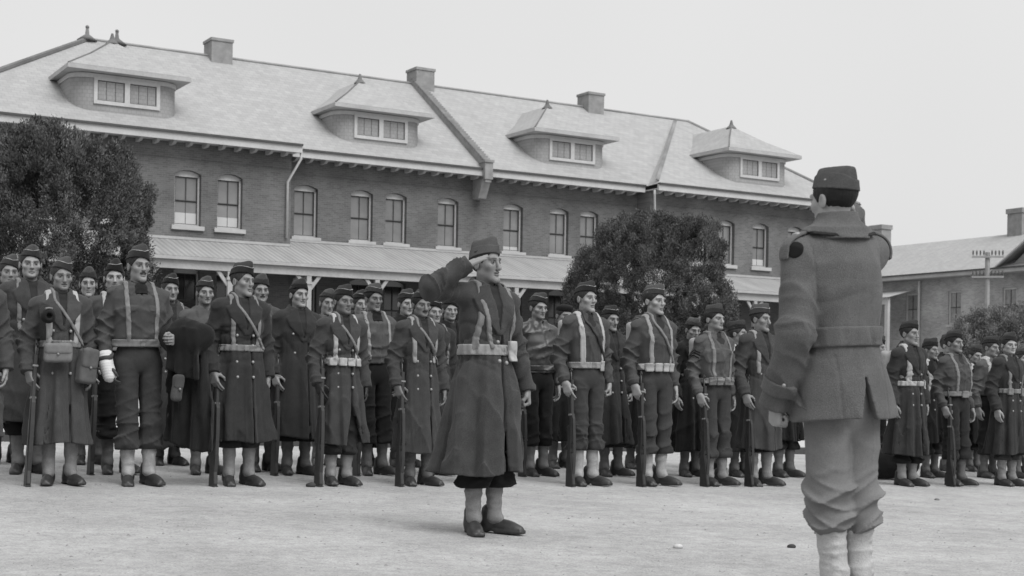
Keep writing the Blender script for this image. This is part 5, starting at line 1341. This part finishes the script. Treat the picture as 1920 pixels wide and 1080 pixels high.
def chev(q):
    e = np.array(arm_of(P, 'R')[0]) * .62 + np.array(arm_of(P, 'R')[1]) * .38
    z = q[:, 2] - e[2] - .0; y = q[:, 1] - e[1] + .02; k = z + np.abs(y) * .8
    return np.maximum(np.maximum(full(q) - .004, -(full(q) + .006)), np.maximum(np.maximum(np.abs(((k + .03) % .026) - .013) - .0085, np.maximum(np.abs(y) - .045, np.abs(k) - .04)), q[:, 0] + .17))
sdf_obj('chevrons', chev, V(-.34, -.12, 1.18), V(-.14, .14, 1.42), .0055, M_BLACK, b)
soldier(1428, 569, FR, 'soldier in long open collared overcoat half hidden behind the standing officer\'s arm', 111, coatm=1, legm=0, hem=.36, yaw=12, rifle='rifle of the overcoated soldier next to the officer\'s elbow', belt=False, smat=M_WEBL, strapL=False, capm=1, face=dict(skin=0.27, stub=.15), bz=(1.24, 1.1, .98), fa=.6, tb=.33)
soldier(1704, 600, FR, 'overcoated soldier with pale belt and pack, first right of the officer', 112, coatm=0, legm=0, hem=.33, yaw=6, pack='pale pack high on the shoulders of the soldier right of the officer', web=M_CANVAS, smat=M_CANVAS, pouches=[(.13, .02, .05, .022)], capm=2, pipe=False, armR='R_side', strapL=False, sw=.022, face=dict(skin=0.27), tb=.24, fa=.9)
soldier(1797, 618, FR, 'stocky soldier in dark jacket and trousers, rifle before his knee', 113, 'shirt', trm=0, legm=2, yaw=2, rifle='rifle in front of the stocky dark jacketed soldier', web=M_WEB, smat=M_WEB, pouches=[(.0, .045, .04, .03)], capm=2, pipe=False, wide=1.1, full=1.15, face=dict(skin=0.24, stub=.2), tb=.3)
soldier(1890, 622, FR, 'overcoated soldier with open collar and pouched belt, last at the right edge', 114, coatm=0, legm=0, hem=.37, yaw=-18, web=M_WEB, smat=M_WEB, pouches=[(-.1, .03, .04, .025), (.1, .035, .05, .03)], capm=0, pipe=False, armR='R_side', face=dict(skin=0.36, hair=.02), fa=1.)

# ---- second rank
G2 = 'soldiers behind the front rank'
K = dict(group=G2, fine=1.3)
soldier(58, 460, RR, 'square faced overcoated soldier behind the left edge, taller than his neighbours', 201, coatm=1, legm=3, hem=.42, tb=.3, yaw=-6, belt=False, strapL=False, smat=M_WEB, face=dict(skin=0.31, w=1.05), capm=1, wide=1.08, **K)
soldier(225, 485, RR, 'smiling round faced soldier behind the mustached man\'s shoulder', 202, 'shirt', trm=2, legm=2, yaw=-12, scarf=True, web=M_WEB, smat=M_CANVAS, face=dict(smile=1.3, skin=0.35, full=1.2), capm=2, pipe=True, rifle='rifle of the smiling soldier behind the mustached man', **K)
soldier(388, 517, RR, 'young soldier in pale jacket behind the draped coat', 203, 'hbt', trm=2, legm=2, yaw=-4, belt=True, straps=False, face=dict(skin=0.27), capm=1, cap_h=.112, tie=False, **K)
soldier(497, 513, -12.5, 'mustached soldier peering over the tall man\'s shoulder', 204, 'hbt', trm=2, legm=2, yaw=-8, straps=False, face=dict(skin=0.27, must=1), capm=1, tie=False, **K)
soldier(558, 522, RR, 'broad soldier in buttoned overcoat with dark tie between tall and short men', 205, coatm=0, legm=2, hem=.33, yaw=4, belt=False, straps=False, face=dict(skin=0.32, w=1.02), capm=2, cap_tilt=3, bz=(1.27, 1.1), rifle='rifle of the broad soldier with the dark tie', wide=1.06, **K)
soldier(708, 530, RR, 'long faced soldier in wrinkled pale jacket and dark scarf', 206, 'hbt', trm=2, legm=2, yaw=2, scarf=True, belt=False, smat=M_WEBL, face=dict(skin=0.21, hair=.01), capm=1, rifle='rifle of the soldier in the wrinkled pale jacket', wamp=2.2, **K)
soldier(818, 558, RR, 'soldier mostly hidden behind the saluting man\'s raised elbow', 207, coatm=0, legm=2, yaw=-5, belt=False, **K)
soldier(1011, 548, RR, 'soldier in shiny leather jacket and dark trousers behind the saluting man', 208, 'leather', trm=2, legm=3, yaw=0, belt=True, straps=False, web=M_LEATHER, face=dict(skin=0.29), capm=0, pipe=True, rifle='rifle of the soldier in the leather jacket', hem=1.0, tie=False, **K)
soldier(1150, 572, RR, 'overcoated soldier showing only behind the first shirtsleeved man', 209, coatm=0, legm=2, hem=.33, yaw=0, belt=False, straps=False, armL='L_back', **K)
soldier(1298, 594, RR, 'soldier with knitted looking cap bowed beneath a bulging pack', 210, coatm=3, legm=2, hem=.28, yaw=-10, pitch=-10, belt=False, straps=False, capm=1, cap_h=.1, pipe=False, pack='bulging pale pack behind the sergeant\'s shoulder', **K)
soldier(1392, 600, RR, 'soldier in dark cap with bright collar between sergeant and officer', 211, coatm=3, legm=2, hem=.28, yaw=30, belt=False, capm=2, smat=M_CANVAS, sw=.03, **K)
soldier(1474, 590, RR, 'dark coated soldier hidden behind the officer\'s sleeve', 212, coatm=3, legm=2, hem=.4, yaw=0, belt=False, straps=False, **K)
soldier(1640, 628, RR, 'soldier whose face shows just past the officer\'s back', 213, 'hbt', trm=2, legm=2, yaw=20, belt=False, straps=False, tie=False, **K)
soldier(1748, 633, RR, 'soldier with bright collar behind the pale belted man', 214, coatm=3, legm=2, hem=.45, yaw=6, belt=False, smat=M_CANVAS, sw=.03, capm=2, pipe=False, **K)
b, man, P, base, full = soldier(1856, 629, RR, 'soldier holding a long coat over his crooked arm near the right edge', 215, 'hbt', trm=2, legm=2, yaw=4, belt=False, armL='L_carry', smat=M_CANVAS, sw=.03, capm=2, pipe=False, tie=False, **K)
M3 = carried_coat('long dark coat hanging from the crooked arm near the right edge', man, None, .85, None, 41, M_COAT[1], w=.19); put_with(M3, man, (.03, -.3, 1.12), (0, 0, 1.0))
sdf_obj('sleeve', lambda q: chain(q, [(-.02, .17, .02), (-.05, .05, .06), (-.1, -.12, .05)], [.06, .07, .06], .03) + Wrinkle(19)(q) * .006, V(-.24, -.28, -.12), V(.12, .3, .18), .011, M_COAT[0], M3)
soldier(1918, 652, RR, 'soldier cut by the right edge with a pale pack strap', 216, coatm=1, legm=2, yaw=0, smat=M_CANVAS, sw=.03, **K)

# ---- third rank and further back
G3 = 'soldiers in the rearmost ranks'
K = dict(group=G3, fine=1.45, belt=False)
soldier(14, 476, TR, 'narrow eyed soldier at the far left edge behind the square faced man', 301, coatm=1, legm=2, yaw=-2, face=dict(skin=0.26), capm=1, straps=False, **K)
soldier(172, 500, TR, 'grinning young soldier framed by two caps at the left', 302, coatm=3, legm=2, hem=.3, yaw=-12, smat=M_CANVAS, sw=.035, face=dict(smile=1.3, skin=0.32), capm=1, pipe=False, **K)
soldier(318, 513, TR, 'soldier of whom only a cap and shoulder show behind the mustached man', 303, coatm=1, legm=2, hem=.12, yaw=-2, smat=M_WEB, capm=2, pipe=True, **K)
soldier(612, 540, TR, 'squinting soldier in the gap left of the short soldier', 304, 'hbt', trm=2, legm=2, yaw=-6, straps=False, capm=1, tie=False, **K)
soldier(682, 543, TR, 'half hidden soldier right of the short soldier\'s cap', 305, coatm=3, legm=2, hem=.2, yaw=-4, smat=M_CANVAS, sw=.035, capm=2, **K)
soldier(758, 541, TR, 'soldier with striped looking cap left of the dark mustached man', 306, coatm=3, legm=2, hem=.25, yaw=0, straps=False, capm=0, pipe=True, **K)
soldier(846, 552, TR, 'soldier hidden in the gap under the saluting arm', 307, coatm=3, legm=2, yaw=-10, straps=False, **K)
soldier(1052, 570, TR, 'grinning soldier in round black cap behind the leather jacket', 308, coatm=3, legm=2, hem=.3, yaw=-2, beret=True, straps=False, face=dict(smile=1.3, skin=0.24), **K)
soldier(1196, 590, TR, 'dark coated soldier at the rear between the two shirtsleeved men', 309, coatm=3, legm=2, hem=.25, yaw=0, straps=False, **K)
soldier(1330, 604, TR, 'rear soldier hidden behind the sergeant\'s back', 310, coatm=3, legm=2, hem=.22, straps=False, **K)
soldier(1784, 625, TR, 'soldier whose cap overlaps the stocky man\'s cap', 311, coatm=3, legm=2, yaw=10, straps=False, capm=2, pipe=False, **K)
soldier(1828, 645, TR, 'low soldier squeezed between two caps near the right edge', 312, coatm=3, legm=2, yaw=-6, smat=M_CANVAS, sw=.035, capm=0, pipe=False, **K)

# ---- the saluting man
def saluter():
    P = dict(seed=7, armR='R_salute', armL=((.168, .01, 1.41), (.262, .05, 1.13), (.295, -.02, .885), (.05, -.05, -1), (-.2, -1, 0), 'fist'), yaw=10, pitch=5, cap_tilt=4, cap_h=.116, cap_fat=.94, cap_base=(.056, .03), face=dict(skin=0.25, hair=.02, w=.93, long=1.06, nose=1.15, jaw=1.0, full=.85, chin=1.04), wide=1.02, toe=24, hstep=.0032, swing=-.035, hemtilt=.3, legx=.0, flap=.03)
    b, H, fp = build_body(P, step=.0032, coarse=.014)
    build_cap(P, b, H, grey('officer_cap_wool', .095, .95, .15, 14, .5, 300, .15, fine=.15), .0042)
    tab = [(.16, .292, .25, .02), (.38, .25, .22, .018), (.7, .207, .178, .012), (.95, .18, .15, .01)] + COAT[4:]
    coat, base, full = build_overcoat(P, b, grey('saluting_coat_wool', .06, .95, .25, 8, .8, 280, .15, fine=.35, sheen=.06), .0068, hem=.37, tab=tab, folds=7, fa=1.25, buttons=False, sl=(.066, .056, .048))
    b0 = None
    for cx, z in ((-.012, 1.235), (-.002, 1.16), (.0, 1.045), (.06, 1.035)):
        yy = np.linspace(-.4, -.05, 200); g = np.stack([np.full(200, cx), yy, np.full(200, z)], -1).astype(F); i = int(np.argmax(full(g) < 0)); b0 = button_at((cx, float(yy[i]) - .002, z), M_BRASS, coat, b0, .013)
    build_neckwear(P, b, base, M_TIE, zlo=1.25)
    build_belt(P, b, base, M_WEBL, z=1.112, h=.032, step=.006, pouches=[(.115, .036, .062, .034)], pmat=M_CANVAS, buck=.06)
    build_strap(P, b, base, M_WEB, [(-.085, 1.6), (-.108, 1.38), (-.145, 1.12)], w=.015, step=.006)
    build_strap(P, b, base, M_WEB, [(-.104, 1.40), (-.055, 1.13)], w=.013, t=.02, step=.0065)
    build_strap(P, b, base, M_WEB, [(.1, 1.6), (.135, 1.36), (.13, 1.09)], w=.018, step=.0065)
    build_trousers(P, b, M_TROU[2], .01, bottom=.28, top=.75, full=1.15, blouse=.02); build_leggings(P, b, M_LEG[0], .008, top=.33); build_shoes(P, b, M_SHOE, .008)
    d = 8.6; q = at_depth(911, 700, d); zg = float(ground_z(q[0], q[1])); top = float(at_depth(912, 446, d)[2]); s = (top - zg) / 1.793
    put(b, (q[0], q[1], zg), s, math.radians(37)); tag(b, 'saluting man in long belted overcoat, alone in front of the ranks', 'person'); return b
saluter()

# ---- the officer with his back to the camera
def officer():
    P = dict(seed=21, armR='R_up', armL=((.155, .01, 1.415), (.218, .045, 1.13), (.225, -.08, .90), (-.1, -.3, -1), (-.2, -1, .1), 'fist'), yaw=8, pitch=2, cap_tilt=-4, cap_h=.09, cap_dip=.006, cap_len=.99, cap_fat=.97, cap_y=.02, cap_base=(.05, .03), face=dict(skin=0.36, hair=.014), toe=10, legs='tight', hstep=.003, hair_t=.005, hair_top=.05, hairline=[.062, .058, .03, -.012, .01, -.035, -.068, -.074])
    HEAD_SCALE[0] = .9
    b, H, fp = build_body(P, step=.003, coarse=.014)
    build_cap(P, b, H, grey('back_cap_wool', .085, .95, .2, 14, .6, 300, .15, fine=.25), .0036, None)
    T = [(.72, .212, .165, .012), (.82, .202, .156, .012), (.98, .174, .138, .01), (1.08, .153, .124, .006), (1.16, .156, .128, .004), (1.28, .176, .142, .0), (1.38, .168, .13, .006), (1.45, .125, .1, .018), (1.49, .09, .08, .02)]
    W3 = Wrinkle(33, 8, 18); LO = Crease(36, 6, 14)
    base, full = coat_base(P, hem=.8, belt=1.1, folds=5, tab=T, sl=(.066, .06, .055), cuff=.0, over=.03, fa=.25, wamp=.45)
    def f(p):
        x, y, z = p[:, 0], p[:, 1], p[:, 2]; d = full(p) + W3(p) * .005 - LO(p) * .0025 * (z > 1.12); bk = y > 0
        vent = np.maximum(np.abs(x + .005 + .03 * (z - .94)) - (.004 + .035 * np.clip((.95 - z) / .15, 0, 1)), z - .965)
        d = np.maximum(d, np.where(bk, -np.maximum(vent, -(d + .05)), -1))
        d = d + np.where(bk & (z < 1.05), .004 * np.clip(1 - np.abs(np.abs(x) - .1) / .006, 0, 1), 0)
        d = d + np.where(bk & (z > .94) & (z < 1.06), .003 * np.clip(1 - np.abs(x) / .006, 0, 1), 0)
        # armhole seams
        s = np.asarray(arm_of(P, 'L')[0], F)
        for sg in (-1, 1):
            d = d + .004 * np.clip(1 - np.abs(x * sg - .150 + .05 * np.clip(1.3 - z, -.2, .2)) / .007, 0, 1) * ((z > 1.2) & (z < 1.5) & bk)
        d = smax(d, -rc(p, (0, .012, 1.46), (0, -.01, 1.62), .058, .072), .006)
        inner = base(p) + .025
        d = np.maximum(d, -np.maximum(inner, z - .95))
        return np.maximum(d, .815 + .004 * np.sin(x * 18) - z)
    coat = sdf_obj('short_coat', f, V(-.44, -.42, .77), V(.42, .26, 1.75), .0062, M_OFFCOAT, b)
    build_patch('half_belt', base, lambda p: np.maximum(np.abs(p[:, 2] - 1.115) - .036, np.where(p[:, 1] > -.2, -1, 1)), V(-.25, -.23, 1.04), V(.25, .22, 1.19), .006, M_OFFCOAT, coat, t=.012, inner=.004)
    # wide fold-over collar: a sloping cape round the neck with a dark edge
    def line(x): return 1.482 + .014 * np.clip(np.abs(x) / .13, 0, 1.2) ** 2
    def col(p):
        x, y, z = p[:, 0], p[:, 1] - .018, p[:, 2]; fu = full(p)
        lay = np.maximum(np.maximum(fu - .014, -(fu + .004)), np.maximum(line(x) - z, np.abs(x) - .145))
        e = 1.572 - .09 * np.clip(-y / .1, 0, 1); h = np.clip((e - z) / .085, 0, 1.2)
        r = np.sqrt((x / 1.05) ** 2 + y ** 2); ring = np.maximum(np.abs(r - .068 - .032 * h ** 1.4) - .009, np.maximum(z - e, 1.47 - z))
        d = smin(lay, ring * .9, .022)
        d = smax(d, -rc(p, (0, .016, 1.5), (0, .01, 1.7), .056, .072), .005)
        return np.maximum(d, np.where(y < -.03, .055 - np.abs(x), -1))
    c = sdf_obj('collar', col, V(-.21, -.17, 1.36), V(.21, .2, 1.6), .005, M_OFFCOAT, coat)
    def edge(p):
        fu = full(p)
        return np.maximum(np.maximum(fu - .019, -(fu - .004)), np.maximum(np.abs(p[:, 2] - line(p[:, 0]) + .003) - .0065, np.maximum(np.abs(p[:, 0]) - .14, -p[:, 1])))
    sdf_obj('collar_edge', edge, V(-.21, -.1, 1.38), V(.21, .2, 1.56), .0042, grey('collar_binding', .02, .9), c)
    for s in (-1, 1):
        A = np.asarray(arm_of(P, 'R' if s < 0 else 'L')[0], F)
        a0 = V(s * .10, .02, 1.475); a1 = A + V(s * .02, .0, .06)
        tb_ = sdf_obj('shoulder_loop', lambda p: np.maximum(np.maximum(full(p) - .011, -(full(p) - .002)), np.maximum(np.abs(p[:, 1] - .012) - .026, np.maximum(s * (V(0, 0, 0)[0] + .085) - p[:, 0] if s > 0 else p[:, 0] + .085, 1.4 - p[:, 2]))), V(min(.05 * s, .25 * s), -.06, 1.36), V(max(.05 * s, .25 * s), .09, 1.56), .005, M_OFFCOAT, coat)
        if s > 0:
            sdf_obj('rank_bar', lambda p: np.maximum(np.maximum(full(p) - .015, -(full(p) - .006)), np.maximum(np.abs(p[:, 1] - .012) - .018, np.abs(p[:, 0] - .175) - .008)), V(.13, -.04, 1.38), V(.22, .07, 1.54), .0042, M_BRASS, tb_)
    A = arm_of(P, 'L'); e = np.array(A[0]) + np.array([.0, 0, .012])
    n_ = np.array([.8, .6, .1]); n_ /= np.linalg.norm(n_)
    pc = e + n_ * .07
    def patch(p):
        q = p - pc.astype(F); t = q @ n_.astype(F); rr = np.sqrt(np.maximum((q * q).sum(1) - t * t, 0))
        return np.maximum(np.maximum(full(p) + W3(p) * .004 - .004, -(full(p) + .006)), np.maximum(rr - .031, -t - .05))
    sdf_obj('sleeve_patch', patch, pc - .08, pc + .08, .0042, M_BLACK, coat)
    # cuff strap with buttons
    wr = np.array(A[2]); el = np.array(A[1]); ax = (wr - el) / np.linalg.norm(wr - el); cp = wr - ax * .055
    def strap(p):
        t = (p - cp.astype(F)) @ ax.astype(F)
        return np.maximum(np.maximum(full(p) - .009, -(full(p) + .004)), np.maximum(np.abs(t) - .026, .0 - (p[:, 0] - cp[0]) - .02 + 0 * t))
    cs = sdf_obj('cuff_strap', strap, cp - .12, cp + .12, .005, M_OFFCOAT, coat)
    for k in (-.03, .03):
        m = MB(); q = cp + np.array([.045, .058 + k * .2, 0]) + ax * .0; m.ball((cp[0] + .05 - abs(k) * .3, cp[1] + .053 + k, cp[2]), .007); m.build('button', M_BRASS, cs, smooth=True)
    # trousers with heavy crumpling over the legging tops
    W = Wrinkle(51, 10, 26); TC = Crease(58, 7, 13); L = [leg_pts(P, s) for s in (-1, 1)]
    def ft(p):
        d = ell(p, (0, .015, .93), (.15, .115, .2)); z = p[:, 2]
        for (h, k, a), s in zip(L, (-1, 1)):
            u = (a - k) / np.linalg.norm(a - k); bz = k + u * ((k[2] - .41) / abs(u[2]))
            g = chain(p, [h + V(0, .01, 0), k + V(0, 0, .06), bz + V(0, 0, .03)], [.085, .074, .062], .04)
            g = smin(g, ell(p, bz + V(0, .0, .05), (.074, .074, .055)), .03)
            low = np.clip((.66 - z) / .14, 0, 1); ang = np.arctan2(p[:, 1] - k[1], (p[:, 0] - k[0]) * s)
            q1 = (1 - np.abs(np.sin((z + .045 * np.sin(ang + .8 * s) + .012 * np.sin(ang * 3)) * 31 + s))) ** 2; q2 = (1 - np.abs(np.sin((z - .06 * np.sin(ang + 2 + s)) * 44 + 1))) ** 3
            g = g - low * (.024 * q1 + .014 * q2) - TC(p * V(.8, .8, .9)) * .007 * (1 - low * .5) + W(p) * .005
            g = g - .003 * np.clip(1 - np.abs(p[:, 0] - h[0] * 1.1) / .006, 0, 1) * (p[:, 1] > 0) * (z > .62)
            d = smin(d, g, .012)
        return np.maximum(np.maximum(d, z - 1.05), .395 - z)
    sdf_obj('trousers', ft, V(-.3, -.24, .37), V(.3, .26, 1.08), .0065, M_OFFTROU, b)
    build_leggings(P, b, grey('officer_legging', .46, .9, .12, 20, .6, 200, fine=.12), .006, top=.43, lace=True); build_shoes(P, b, M_SHOE, .01)
    d = 5.38; q = at_depth(1597, 900, d); zg = float(ground_z(q[0], q[1])); top = float(at_depth(1548, 311, d)[2]); s = (top - zg) / 1.746
    put(b, (q[0], q[1], zg), s, math.radians(204)); b.rotation_euler = (Matrix.Rotation(math.radians(-3.1), 3, 'Y') @ Matrix.Rotation(math.radians(204), 3, 'Z')).to_euler(); tag(b, 'officer in short wool coat seen from behind, returning the salute', 'person'); HEAD_SCALE[0] = 1.; return b
officer()

# ---- kit on the ground
def duffel(x, y, Y, L, r_, rz, label, seed, mat):
    q = at_depth(x, y, Y); t = empty('duffel_bag', (q[0], q[1], float(ground_z(q[0], q[1])) + r_ * .92), rz); tag(t, label, 'bag', 'duffel bags on the ground behind the ranks'); W = Wrinkle(seed, 14, 40)
    sdf_obj('bag', lambda p: smax(rc(p, (-L / 2, 0, 0), (L / 2, 0, 0), r_, r_ * .92) + W(p) * .015, np.abs(p[:, 2]) - r_ * .9, .05), V(-L / 2 - r_ - .05, -r_ - .05, -r_ - .05), V(L / 2 + r_ + .05, r_ + .05, r_ + .05), .014, mat, t)
    m = MB(); m.tube([(-L * .3, 0, r_ * .9), (-L * .15, 0, r_ * 1.1), (L * .15, 0, r_ * 1.1), (L * .3, 0, r_ * .9)], .013, 6); m.build('handle', M_SLING, t, smooth=True); return t
duffel(1655, 880, 16.4, .55, .2, .3, 'dark bulging duffel bag on the ground behind the officer\'s legs', 1, M_COAT[3])
duffel(1642, 850, 17.6, .5, .19, .9, 'second dark bag stacked behind the bulging duffel bag', 2, M_COAT[0])
print('script seconds', round(time.time() - T0, 1), 'faces', sum(len(o.data.polygons) for o in bpy.data.objects if o.type == 'MESH'))
